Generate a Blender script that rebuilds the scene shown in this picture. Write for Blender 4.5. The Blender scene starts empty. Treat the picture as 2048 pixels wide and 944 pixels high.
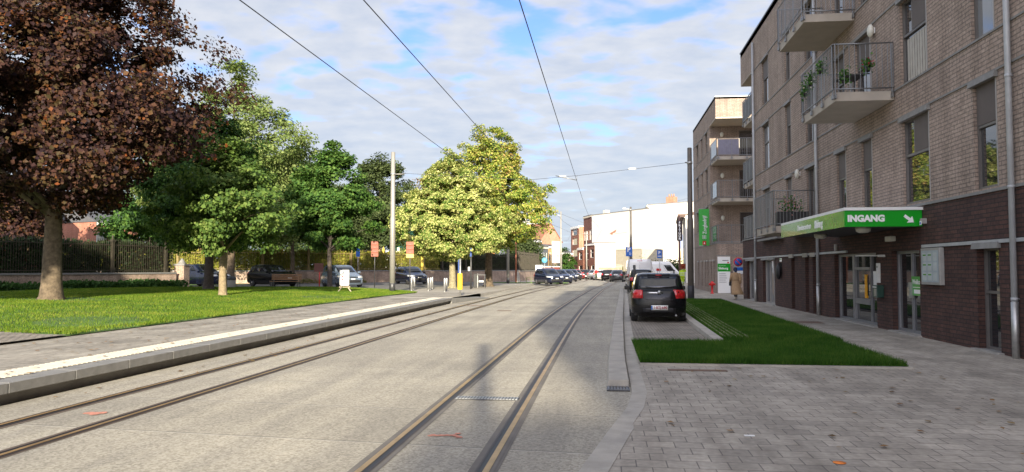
import bpy, bmesh, math, random
import numpy as np
from mathutils import Vector, Matrix
R = math.radians
scene = bpy.context.scene
COL = scene.collection
rng = np.random.default_rng(7)
random.seed(7)

# ------------------------------------------------------------------ camera
EYE = 1.7
cam_d = bpy.data.cameras.new("camera"); cam = bpy.data.objects.new("camera", cam_d); COL.objects.link(cam)
cam_d.sensor_width = 36.0; cam_d.lens = 1500.0 / 2048.0 * 36.0
cam_d.clip_start = 0.05; cam_d.clip_end = 3000
YAW = math.atan(185 / 1500); PITCH = math.atan(65 / 1500)
cam.location = (0, 0, EYE); cam.rotation_euler = (math.pi / 2 + PITCH, 0, YAW)
scene.camera = cam

# ------------------------------------------------------------------ light
SUN_EL, SUN_AZ = 15.5, 9.0            # low morning sun behind the camera, a little to the right
S_TO = Vector((math.sin(R(SUN_AZ)) * math.cos(R(SUN_EL)), -math.cos(R(SUN_AZ)) * math.cos(R(SUN_EL)), math.sin(R(SUN_EL))))
sun_d = bpy.data.lights.new("sun", 'SUN'); sun = bpy.data.objects.new("sun", sun_d); COL.objects.link(sun)
sun_d.energy = 4.3; sun_d.angle = R(0.6); sun_d.color = (1.0, 0.90, 0.70)
sun.rotation_euler = S_TO.to_track_quat('Z', 'Y').to_euler()
world = bpy.data.worlds.new("World"); scene.world = world; world.use_nodes = True
wt = world.node_tree; wt.nodes.clear()
def N(t, typ, **kw):
    n = t.nodes.new(typ)
    for k, v in kw.items():
        if k.startswith('i_'):
            key = k[2:]
            n.inputs[int(key) if key.isdigit() else key.replace('_', ' ')].default_value = v
        else: setattr(n, k, v)
    return n
def ramp(t, stops, interp='LINEAR'):
    n = t.nodes.new('ShaderNodeValToRGB'); cr = n.color_ramp; cr.interpolation = interp
    while len(cr.elements) > 1: cr.elements.remove(cr.elements[-1])
    cr.elements[0].position = stops[0][0]; cr.elements[0].color = (*stops[0][1], 1)
    for p, c in stops[1:]:
        e = cr.elements.new(p); e.color = (*c, 1)
    return n
def math_(t, op, a, b=None, c=None, clamp=False):
    n = t.nodes.new('ShaderNodeMath'); n.operation = op; n.use_clamp = clamp
    for i, v in enumerate((a, b, c)):
        if v is None: continue
        if isinstance(v, (int, float)): n.inputs[i].default_value = v
        else: t.links.new(v, n.inputs[i])
    return n.outputs[0]
def mixc(t, f, a, b, mode='MIX'):
    n = t.nodes.new('ShaderNodeMix'); n.data_type = 'RGBA'; n.blend_type = mode
    for s, v in ((n.inputs[0], f), (n.inputs[6], a), (n.inputs[7], b)):
        if isinstance(v, (int, float)): s.default_value = v
        elif isinstance(v, tuple): s.default_value = (*v, 1) if len(v) == 3 else v
        else: t.links.new(v, s)
    return n.outputs[2]
sky = N(wt, 'ShaderNodeTexSky', sky_type='NISHITA', sun_disc=False, sun_elevation=R(SUN_EL), sun_rotation=R(180 - SUN_AZ), air_density=1.0, dust_density=0.6, ozone_density=2.0)
tc = N(wt, 'ShaderNodeTexCoord')
sp = N(wt, 'ShaderNodeSeparateXYZ'); wt.links.new(tc.outputs['Generated'], sp.inputs[0])
zz = math_(wt, 'ADD', math_(wt, 'MAXIMUM', sp.outputs[2], 0.0), 0.17)
px = math_(wt, 'DIVIDE', sp.outputs[0], zz); py = math_(wt, 'DIVIDE', sp.outputs[1], zz)
cb = N(wt, 'ShaderNodeCombineXYZ'); wt.links.new(px, cb.inputs[0]); wt.links.new(py, cb.inputs[1])
mp = N(wt, 'ShaderNodeMapping'); wt.links.new(cb.outputs[0], mp.inputs[0])
mp.inputs['Rotation'].default_value = (0, 0, R(-18)); mp.inputs['Scale'].default_value = (0.95, 1.15, 1)
n1 = N(wt, 'ShaderNodeTexNoise', i_Scale=0.9, i_Detail=3.0, i_Roughness=0.5, i_Distortion=0.3); wt.links.new(mp.outputs[0], n1.inputs[0])
n2 = N(wt, 'ShaderNodeTexNoise', i_Scale=6.4, i_Detail=4.0, i_Roughness=0.46, i_Distortion=0.15); wt.links.new(mp.outputs[0], n2.inputs[0])
nsum = math_(wt, 'ADD', math_(wt, 'MULTIPLY', n1.outputs[0], 0.5), math_(wt, 'MULTIPLY', n2.outputs[0], 0.5))
hz = math_(wt, 'SUBTRACT', 1.0, math_(wt, 'MULTIPLY', sp.outputs[2], 2.6), clamp=True)
nsum2 = math_(wt, 'ADD', nsum, math_(wt, 'MULTIPLY', hz, 0.09))
cmask = N(wt, 'ShaderNodeMapRange', interpolation_type='SMOOTHSTEP'); wt.links.new(nsum2, cmask.inputs[0])
cmask.inputs[1].default_value = 0.385; cmask.inputs[2].default_value = 0.53; cmask.inputs[3].default_value = 0.0; cmask.inputs[4].default_value = 0.94
n3 = N(wt, 'ShaderNodeTexNoise', i_Scale=7.5, i_Detail=4.0, i_Roughness=0.55); wt.links.new(mp.outputs[0], n3.inputs[0])
shade = ramp(wt, [(0.38, (0.98, 0.99, 1.02)), (0.62, (0.72, 0.79, 0.92))])
shf = math_(wt, 'ADD', math_(wt, 'MULTIPLY', n3.outputs[0], 0.5), math_(wt, 'MULTIPLY', nsum, 0.5))
wt.links.new(shf, shade.inputs[0])
skyb = mixc(wt, 1.0, sky.outputs[0], (0.74, 0.84, 1.20), 'MULTIPLY')
CLOUD = 3.8
ccol = mixc(wt, 1.0, shade.outputs[0], (CLOUD, CLOUD, CLOUD), 'MULTIPLY')
skc = mixc(wt, cmask.outputs[0], skyb, ccol)
hzm = math_(wt, 'MULTIPLY', math_(wt, 'POWER', hz, 2.0), 0.75)
skc = mixc(wt, hzm, skc, (0.70 * CLOUD, 0.82 * CLOUD, 0.96 * CLOUD))
# thin cloud glows brighter and warmer towards the low sun
dt = N(wt, 'ShaderNodeVectorMath', operation='DOT_PRODUCT'); wt.links.new(tc.outputs['Generated'], dt.inputs[0]); dt.inputs[1].default_value = tuple(S_TO)
lobe = math_(wt, 'POWER', math_(wt, 'MAXIMUM', math_(wt, 'ADD', math_(wt, 'MULTIPLY', dt.outputs['Value'], 0.8), 0.2), 0.0), 2.2)
glow = mixc(wt, 1.0, (2.9, 2.4, 1.9), lobe, 'MULTIPLY')
skc = mixc(wt, 1.0, skc, mixc(wt, 1.0, glow, (1.0, 1.0, 1.0), 'ADD'), 'MULTIPLY')
bg = N(wt, 'ShaderNodeBackground', i_Strength=0.088); wt.links.new(skc, bg.inputs[0])
wo = N(wt, 'ShaderNodeOutputWorld'); wt.links.new(bg.outputs[0], wo.inputs[0])
scene.view_settings.view_transform = 'Standard'; scene.view_settings.look = 'None'
scene.view_settings.exposure = 1.36; scene.view_settings.gamma = 1.0
try: scene.view_settings.use_curve_mapping = False
except Exception: pass

# ------------------------------------------------------------------ materials
MATS = {}
def newmat(name):
    m = bpy.data.materials.new(name); m.use_nodes = True; MATS[name] = m
    return m, m.node_tree, m.node_tree.nodes['Principled BSDF']
def pm(name, c, rough=0.6, metal=0.0, var=0.12, scale=4.0, bump=0.0, bscale=60.0, ior=None, coat=0.0, coord='Object', dirt=None):
    if name in MATS: return MATS[name]
    m, t, b = newmat(name)
    b.inputs['Roughness'].default_value = rough; b.inputs['Metallic'].default_value = metal
    if ior: b.inputs['IOR'].default_value = ior
    b.inputs['Coat Weight'].default_value = coat; b.inputs['Coat Roughness'].default_value = 0.05
    co = N(t, 'ShaderNodeTexCoord')
    n = N(t, 'ShaderNodeTexNoise', i_Scale=scale, i_Detail=5.0, i_Roughness=0.6); t.links.new(co.outputs[coord], n.inputs[0])
    rp = ramp(t, [(0.3, tuple(x * (1 - var) for x in c)), (0.7, tuple(min(1, x * (1 + var)) for x in c))]); t.links.new(n.outputs[0], rp.inputs[0])
    out = rp.outputs[0]
    if dirt:
        n5 = N(t, 'ShaderNodeTexNoise', i_Scale=scale * 0.35, i_Detail=6.0, i_Roughness=0.7); t.links.new(co.outputs[coord], n5.inputs[0])
        f = N(t, 'ShaderNodeMapRange'); t.links.new(n5.outputs[0], f.inputs[0]); f.inputs[1].default_value = 0.5; f.inputs[2].default_value = 0.72; f.inputs[4].default_value = 0.7
        out = mixc(t, f.outputs[0], out, dirt)
    t.links.new(out, b.inputs['Base Color'])
    if bump:
        n4 = N(t, 'ShaderNodeTexNoise', i_Scale=bscale, i_Detail=3.0); t.links.new(co.outputs[coord], n4.inputs[0])
        bp = N(t, 'ShaderNodeBump', i_Strength=bump, i_Distance=0.02); t.links.new(n4.outputs[0], bp.inputs['Height']); t.links.new(bp.outputs[0], b.inputs['Normal'])
    return m
def brick(name, c1, c2, mortar, bw=0.21, bh=0.065, ms=0.006, rough=0.85, bump=0.4, off=0.5, var=0.25, bias=0.0, blotch=0.25):
    m, t, b = newmat(name)
    b.inputs['Roughness'].default_value = rough
    co = N(t, 'ShaderNodeTexCoord')
    br = N(t, 'ShaderNodeTexBrick', offset=off)
    t.links.new(co.outputs['UV'], br.inputs['Vector'])
    br.inputs['Color1'].default_value = (*c1, 1); br.inputs['Color2'].default_value = (*c2, 1); br.inputs['Mortar'].default_value = (*mortar, 1)
    br.inputs['Scale'].default_value = 1.0; br.inputs['Mortar Size'].default_value = ms; br.inputs['Mortar Smooth'].default_value = 0.2
    br.inputs['Bias'].default_value = bias; br.inputs['Brick Width'].default_value = bw; br.inputs['Row Height'].default_value = bh
    n = N(t, 'ShaderNodeTexNoise', i_Scale=0.9, i_Detail=6.0, i_Roughness=0.65); t.links.new(co.outputs['UV'], n.inputs[0])
    rp = ramp(t, [(0.3, (1 - blotch,) * 3), (0.7, (1 + blotch * 0.4,) * 3)]); t.links.new(n.outputs[0], rp.inputs[0])
    n2 = N(t, 'ShaderNodeTexNoise', i_Scale=14.0, i_Detail=3.0); t.links.new(co.outputs['UV'], n2.inputs[0])
    rp2 = ramp(t, [(0.3, (1 - var,) * 3), (0.7, (1 + var,) * 3)]); t.links.new(n2.outputs[0], rp2.inputs[0])
    c = mixc(t, 1.0, br.outputs[0], rp.outputs[0], 'MULTIPLY'); c = mixc(t, 1.0, c, rp2.outputs[0], 'MULTIPLY')
    # rain-washed vertical streaks
    mpp = N(t, 'ShaderNodeMapping'); t.links.new(co.outputs['UV'], mpp.inputs[0]); mpp.inputs['Scale'].default_value = (2.6, 0.22, 1)
    n3 = N(t, 'ShaderNodeTexNoise', i_Scale=1.0, i_Detail=5.0, i_Roughness=0.6); t.links.new(mpp.outputs[0], n3.inputs[0])
    rp3 = ramp(t, [(0.35, (0.80, 0.79, 0.78)), (0.62, (1.06, 1.06, 1.06))]); t.links.new(n3.outputs[0], rp3.inputs[0]); c = mixc(t, 1.0, c, rp3.outputs[0], 'MULTIPLY')
    t.links.new(c, b.inputs['Base Color'])
    bp = N(t, 'ShaderNodeBump', i_Strength=bump, i_Distance=0.01, invert=True); t.links.new(br.outputs['Fac'], bp.inputs['Height']); t.links.new(bp.outputs[0], b.inputs['Normal'])
    return m
def leafmat(name, cols, trans=0.25, clump=1.2, rough=0.6):
    """leaf surface: every leaf its own hue out of cols, in drifts"""
    m, t, b = newmat(name)
    co = N(t, 'ShaderNodeTexCoord'); g = N(t, 'ShaderNodeNewGeometry')
    n = N(t, 'ShaderNodeTexNoise', i_Scale=clump, i_Detail=2.0); t.links.new(co.outputs['Object'], n.inputs[0])
    f = math_(t, 'ADD', math_(t, 'MULTIPLY', g.outputs['Random Per Island'], 0.62), math_(t, 'MULTIPLY', math_(t, 'SUBTRACT', n.outputs[0], 0.3), 0.95))
    k = len(cols); rp = ramp(t, [(0.08 + 0.84 * i / max(1, k - 1), c) for i, c in enumerate(cols)]); t.links.new(f, rp.inputs[0])
    t.links.new(rp.outputs[0], b.inputs['Base Color']); b.inputs['Roughness'].default_value = rough; b.inputs['Specular IOR Level'].default_value = 0.15
    tr = N(t, 'ShaderNodeBsdfTranslucent'); t.links.new(mixc(t, 1.0, rp.outputs[0], (1.3, 1.3, 0.7), 'MULTIPLY'), tr.inputs[0])
    mx = N(t, 'ShaderNodeMixShader', i_0=trans); t.links.new(b.outputs[0], mx.inputs[1]); t.links.new(tr.outputs[0], mx.inputs[2])
    t.links.new(mx.outputs[0], t.nodes['Material Output'].inputs[0])
    return m

BR_TAN = brick('tan_brick', (0.42, 0.325, 0.265), (0.36, 0.275, 0.225), (0.21, 0.17, 0.14), bw=0.32, bh=0.088, ms=0.012, bump=0.7)
BR_DARK = brick('dark_brick', (0.105, 0.048, 0.036), (0.062, 0.030, 0.025), (0.028, 0.020, 0.018), bw=0.32, bh=0.088, ms=0.011, bump=0.7)
BR_RED = brick('red_brick', (0.36, 0.14, 0.085), (0.28, 0.10, 0.065), (0.33, 0.27, 0.23))
BR_ORANGE = brick('orange_brick', (0.52, 0.24, 0.14), (0.44, 0.19, 0.11), (0.42, 0.34, 0.28))
BR_DKRED = brick('dark_red_brick', (0.22, 0.075, 0.05), (0.16, 0.055, 0.04), (0.2, 0.16, 0.14))
BR_WALL = brick('old_wall_brick', (0.52, 0.37, 0.28), (0.42, 0.29, 0.22), (0.34, 0.30, 0.26), blotch=0.5, var=0.3)
PAVER = brick('concrete_paver', (0.44, 0.395, 0.33), (0.35, 0.315, 0.265), (0.19, 0.17, 0.15), bw=0.26, bh=0.24, ms=0.006, bump=0.6, blotch=0.35, var=0.15)
SETT = brick('granite_sett', (0.36, 0.315, 0.26), (0.29, 0.255, 0.21), (0.10, 0.09, 0.075), bw=0.16, bh=0.12, ms=0.012, bump=0.8, blotch=0.4)
PAVER_L = brick('platform_paver', (0.38, 0.345, 0.29), (0.32, 0.295, 0.25), (0.20, 0.18, 0.15), bw=0.22, bh=0.22, ms=0.006, bump=0.4, blotch=0.45, var=0.15)
GREY_STEEL = pm('grey_steel', (0.23, 0.235, 0.24), 0.45, 0.7)
GALV = pm('galvanised_steel', (0.46, 0.46, 0.45), 0.42, 0.75, var=0.2, scale=8)
PIPE = pm('zinc_pipe', (0.42, 0.43, 0.44), 0.5, 0.2)
DKSTEEL = pm('dark_steel', (0.075, 0.075, 0.078), 0.45, 0.5)
FRAME_AL = pm('window_aluminium', (0.17, 0.155, 0.145), 0.45, 0.3)
FRAME_L = pm('light_window_frame', (0.34, 0.32, 0.30), 0.5, 0.1)
STONE = pm('bluestone', (0.22, 0.215, 0.205), 0.7, var=0.15, scale=6)
CONC = pm('concrete', (0.36, 0.34, 0.31), 0.85, var=0.15, scale=3, bump=0.2, dirt=(0.2, 0.19, 0.17))
CONC_K = pm('kerb_concrete', (0.40, 0.37, 0.32), 0.85, var=0.14, scale=3, bump=0.3, dirt=(0.24, 0.23, 0.21))
CONC_B = pm('balcony_concrete', (0.42, 0.37, 0.31), 0.8, var=0.1, scale=2)
WHITE = pm('white_paint', (0.78, 0.78, 0.76), 0.6, var=0.04)
WHITEWALL = pm('white_render', (0.68, 0.65, 0.60), 0.85, var=0.06, scale=0.6, dirt=(0.66, 0.61, 0.54))
CREAM = pm('cream_render', (0.66, 0.60, 0.48), 0.85, var=0.08, scale=0.8)
GREEN_S = pm('sign_green', (0.006, 0.33, 0.016), 0.28, var=0.03, coat=0.4)
GREEN_L = pm('sign_light_green', (0.07, 0.30, 0.03), 0.25, var=0.1, coat=0.4)
WHITE_S = pm('sign_white', (0.85, 0.85, 0.84), 0.4, var=0.02)
BLUE_S = pm('sign_blue', (0.01, 0.12, 0.50), 0.35, var=0.03)
RED_S = pm('sign_red', (0.60, 0.02, 0.02), 0.4, var=0.05)
ORANGE_S = pm('sign_orange', (0.22, 0.035, 0.004), 0.5, var=0.1)
YELLOW = pm('yellow_plastic', (0.88, 0.56, 0.0), 0.4, var=0.04)
BLACK = pm('black_plastic', (0.018, 0.018, 0.02), 0.5, var=0.1)
RUBBER = pm('tyre_rubber', (0.022, 0.022, 0.023), 0.85)
ALLOY = pm('alloy_rim', (0.42, 0.42, 0.43), 0.35, 0.8)
BARK = pm('bark', (0.12, 0.09, 0.06), 0.95, var=0.45, scale=7, bump=1.0, bscale=22)
BARK_D = pm('dark_bark', (0.075, 0.06, 0.05), 0.95, var=0.4, scale=7, bump=1.0, bscale=22)
BARK_P = pm('pale_bark', (0.24, 0.185, 0.115), 0.95, var=0.35, scale=9, bump=0.8, bscale=26)
WOOD = pm('bench_wood', (0.23, 0.125, 0.06), 0.7, var=0.3, scale=12)
ROOF_T = pm('roof_slate', (0.09, 0.09, 0.10), 0.7)
ROOF_R = pm('roof_tile', (0.25, 0.11, 0.07), 0.8)
def glassmat(name, c=(0.012, 0.014, 0.016), ior=1.9, rough=0.02):
    m, t, b = newmat(name); b.inputs['Base Color'].default_value = (*c, 1); b.inputs['Roughness'].default_value = rough; b.inputs['IOR'].default_value = ior
    return m
GLASS = glassmat('window_glass', (0.02, 0.022, 0.025), 2.5)
GLASS_C = glassmat('curtained_glass', (0.20, 0.21, 0.22), 1.9, 0.04)
GLASS_CAR = glassmat('car_glass', (0.012, 0.014, 0.017), 1.6)
GLASS_P = glassmat('frosted_panel', (0.12, 0.14, 0.14), 1.7, 0.15)
BLIND = pm('screen_blind', (0.115, 0.095, 0.085), 0.7, var=0.06)
CURTAIN = pm('curtain', (0.45, 0.42, 0.37), 0.9)

# ------------------------------------------------------------------ mesh building
def tag(o, label=None, cat=None, group=None, kind=None):
    if label: o['label'] = label
    if cat: o['category'] = cat
    if group: o['group'] = group
    if kind: o['kind'] = kind
    return o
def thing(name, label, cat, loc=(0, 0, 0), rz=0.0, group=None, kind=None):
    o = bpy.data.objects.new(name, None); COL.objects.link(o); o.location = loc; o.rotation_euler = (0, 0, rz); o.empty_display_size = 0.2
    return tag(o, label, cat, group, kind)
class M:
    def __init__(s, T=None):
        s.v = []; s.f = []; s.m = []; s.mats = []; s.T = T; s.sm = []
    def mi(s, mat):
        if mat not in s.mats: s.mats.append(mat)
        return s.mats.index(mat)
    def add(s, vs, fs, mat, smooth=False):
        b = len(s.v); s.v.extend([tuple(p) for p in vs]); k = s.mi(mat)
        for f in fs: s.f.append([b + i for i in f]); s.m.append(k); s.sm.append(smooth)
        return s
    def quad(s, a, b, c, d, mat): return s.add([a, b, c, d], [(0, 1, 2, 3)], mat)
    def box(s, x0, x1, y0, y1, z0, z1, mat):
        return s.add([(x0, y0, z0), (x1, y0, z0), (x1, y1, z0), (x0, y1, z0), (x0, y0, z1), (x1, y0, z1), (x1, y1, z1), (x0, y1, z1)],
                     [(0, 3, 2, 1), (4, 5, 6, 7), (0, 1, 5, 4), (1, 2, 6, 5), (2, 3, 7, 6), (3, 0, 4, 7)], mat)
    def prism(s, pts, h, mat, axis='z', a0=0.0):
        """polygon pts (2-D) extruded from a0 to h along axis"""
        n = len(pts)
        mk = {'z': lambda p, a: (p[0], p[1], a), 'y': lambda p, a: (p[0], a, p[1]), 'x': lambda p, a: (a, p[0], p[1])}[axis]
        vs = [mk(p, a0) for p in pts] + [mk(p, h) for p in pts]
        return s.add(vs, [tuple(range(n))[::-1], tuple(range(n, 2 * n))] + [(i, (i + 1) % n, n + (i + 1) % n, n + i) for i in range(n)], mat)
    def tube(s, path, r, mat, n=8, cap=True, smooth=True):
        path = [Vector(p) for p in path]; rs = r if isinstance(r, (list, tuple)) else [r] * len(path)
        vs = []; fs = []
        prev = None
        for i, p in enumerate(path):
            d = (path[min(i + 1, len(path) - 1)] - path[max(i - 1, 0)]); d.normalize()
            if prev is None:
                u = d.orthogonal().normalized()
            else:
                u = prev - d * prev.dot(d)
                u = u.normalized() if u.length > 1e-6 else d.orthogonal().normalized()
            prev = u; w = d.cross(u)
            for k in range(n):
                a = 2 * math.pi * k / n; vs.append(p + (u * math.cos(a) + w * math.sin(a)) * rs[i])
        for i in range(len(path) - 1):
            for k in range(n):
                fs.append((i * n + k, i * n + (k + 1) % n, (i + 1) * n + (k + 1) % n, (i + 1) * n + k))
        if cap: fs.append(tuple(range(n))[::-1]); fs.append(tuple(range((len(path) - 1) * n, len(path) * n)))
        return s.add(vs, fs, mat, smooth)
    def lathe(s, prof, c, mat, n=16, axis='z', smooth=True):
        """prof: list of (radius, height) about axis through c"""
        vs = []; fs = []
        for r_, h in prof:
            for k in range(n):
                a = 2 * math.pi * k / n; q = (r_ * math.cos(a), r_ * math.sin(a))
                p = {'z': (q[0], q[1], h), 'y': (q[0], h, q[1]), 'x': (h, q[0], q[1])}[axis]
                vs.append((c[0] + p[0], c[1] + p[1], c[2] + p[2]))
        for i in range(len(prof) - 1):
            for k in range(n): fs.append((i * n + k, i * n + (k + 1) % n, (i + 1) * n + (k + 1) % n, (i + 1) * n + k))
        fs.append(tuple(range(n))[::-1]); fs.append(tuple(range((len(prof) - 1) * n, len(prof) * n)))
        return s.add(vs, fs, mat, smooth)
    def ball(s, c, r, mat, n=12, m=8):
        r = r if isinstance(r, tuple) else (r, r, r)
        prof = [(math.sin(math.pi * (i + 0.02) / (m + 0.04)), -math.cos(math.pi * (i + 0.02) / (m + 0.04))) for i in range(m + 1)]
        vs = []; fs = []
        for a_, h in prof:
            for k in range(n):
                a = 2 * math.pi * k / n; vs.append((c[0] + r[0] * a_ * math.cos(a), c[1] + r[1] * a_ * math.sin(a), c[2] + r[2] * h))
        for i in range(m):
            for k in range(n): fs.append((i * n + k, i * n + (k + 1) % n, (i + 1) * n + (k + 1) % n, (i + 1) * n + k))
        fs.append(tuple(range(n))[::-1]); fs.append(tuple(range(m * n, (m + 1) * n)))
        return s.add(vs, fs, mat, True)
    def build(s, name, parent=None, label=None, bevel=0.0, loc=None):
        me = bpy.data.meshes.new(name)
        me.from_pydata([tuple(p) for p in s.v], [], s.f)
        for m in s.mats: me.materials.append(m)
        me.polygons.foreach_set('material_index', s.m); me.polygons.foreach_set('use_smooth', s.sm)
        # metric box projection for the masonry textures, in the builder's own frame
        uv = me.uv_layers.new(name='UVMap'); nl = len(me.loops)
        if nl:
            vi = np.empty(nl, np.int32); me.loops.foreach_get('vertex_index', vi)
            co = np.array(s.v, np.float64); nf = len(me.polygons)
            nor = np.empty(nf * 3, np.float32); me.polygons.foreach_get('normal', nor); nor = np.abs(nor.reshape(-1, 3))
            lt = np.empty(nf, np.int32); me.polygons.foreach_get('loop_total', lt)
            ln = np.repeat(nor, lt, axis=0); P = co[vi]
            hor = ln[:, 2] > 0.7; xs = ln[:, 0] > ln[:, 1]
            u = np.where(hor, P[:, 0], np.where(xs, P[:, 1], P[:, 0])); v = np.where(hor, P[:, 1], P[:, 2])
            uv.data.foreach_set('uv', np.stack([u, v], 1).astype(np.float32).ravel())
        if s.T is not None: me.transform(s.T)
        me.update()
        o = bpy.data.objects.new(name, me); COL.objects.link(o)
        if parent is not None: o.parent = parent
        if label: o['label'] = label
        if loc: o.location = loc
        if bevel:
            b = o.modifiers.new('bevel', 'BEVEL'); b.width = bevel; b.segments = 2; b.limit_method = 'ANGLE'
        return o
def raw_mesh(name, verts, faces_tri, mat, parent=None, smooth=False):
    """fast numpy triangle mesh"""
    me = bpy.data.meshes.new(name); nv = len(verts); nf = len(faces_tri)
    me.vertices.add(nv); me.vertices.foreach_set('co', verts.astype(np.float32).ravel())
    me.loops.add(nf * 3); me.loops.foreach_set('vertex_index', faces_tri.astype(np.int32).ravel())
    me.polygons.add(nf); me.polygons.foreach_set('loop_start', np.arange(nf, dtype=np.int32) * 3)
    me.materials.append(mat); me.update(calc_edges=True)
    o = bpy.data.objects.new(name, me); COL.objects.link(o)
    if parent is not None: o.parent = parent
    return o
def text(body, size, mat, T, name='lettering', parent=None, extrude=0.004, offset=0.0, align='CENTER', sx=1.0, label=None):
    """flat letters in local x-y, placed by matrix T"""
    cu = bpy.data.curves.new(name, 'FONT'); cu.body = body; cu.size = size; cu.extrude = extrude; cu.offset = offset; cu.align_x = align; cu.align_y = 'CENTER'; cu.resolution_u = 3
    tmp = bpy.data.objects.new(name + '_tmp', cu); COL.objects.link(tmp)
    bpy.context.view_layer.update()
    me = bpy.data.meshes.new_from_object(tmp.evaluated_get(bpy.context.evaluated_depsgraph_get()))
    bpy.data.objects.remove(tmp); bpy.data.curves.remove(cu)
    me.transform(T @ Matrix.Diagonal((sx, 1, 1, 1))); me.materials.clear(); me.materials.append(mat); me.name = name
    o = bpy.data.objects.new(name, me); COL.objects.link(o)
    if parent is not None: o.parent = parent
    if label: o['label'] = label
    return o
def basis(o, ex, ey, ez):
    return Matrix(((ex[0], ey[0], ez[0], o[0]), (ex[1], ey[1], ez[1], o[1]), (ex[2], ey[2], ez[2], o[2]), (0, 0, 0, 1)))
def frame_T(ox, oy, dx, dy, nx, ny, oz=0.0):
    """facade frame: local x = along the wall, local y = out of the wall, local z = up"""
    return basis((ox, oy, oz), (dx, dy, 0), (nx, ny, 0), (0, 0, 1))
def dup(root, loc, rz=None, label=None, group=None):
    def cp(o, parent):
        c = o.copy(); COL.objects.link(c); c.parent = parent
        for ch in list(o.children):
            if ch.name in COL.objects: cp(ch, c)
        return c
    r = cp(root, None); r.location = loc
    if rz is not None: r.rotation_euler = (0, 0, rz)
    if label: r['label'] = label
    if group: r['group'] = group
    return r
def at(x, d, z=0.0):
    """point seen in photo column x (2048 wide) at camera depth d metres"""
    lat = (x - 1024) / 1500.0 * d
    return Vector((lat * math.cos(YAW) - d * math.sin(YAW), lat * math.sin(YAW) + d * math.cos(YAW), z))
def lerpf(pts, x):
    xs = [p[0] for p in pts]; ys = [p[1] for p in pts]
    return float(np.interp(x, xs, ys))
def sstep(a, b, x):
    t = min(1, max(0, (x - a) / (b - a))); return t * t * (3 - 2 * t)
def hL(X, Y):
    """height of the ground left of the tram platform"""
    return 0.27 - 0.15 * sstep(36, 58, Y) + 0.24 * sstep(11, 19, -X) * (1 - sstep(75, 100, Y)) + 0.03 * sstep(75, 100, Y)
def face_cam(p): return math.atan2(-p[1], -p[0])

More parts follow.
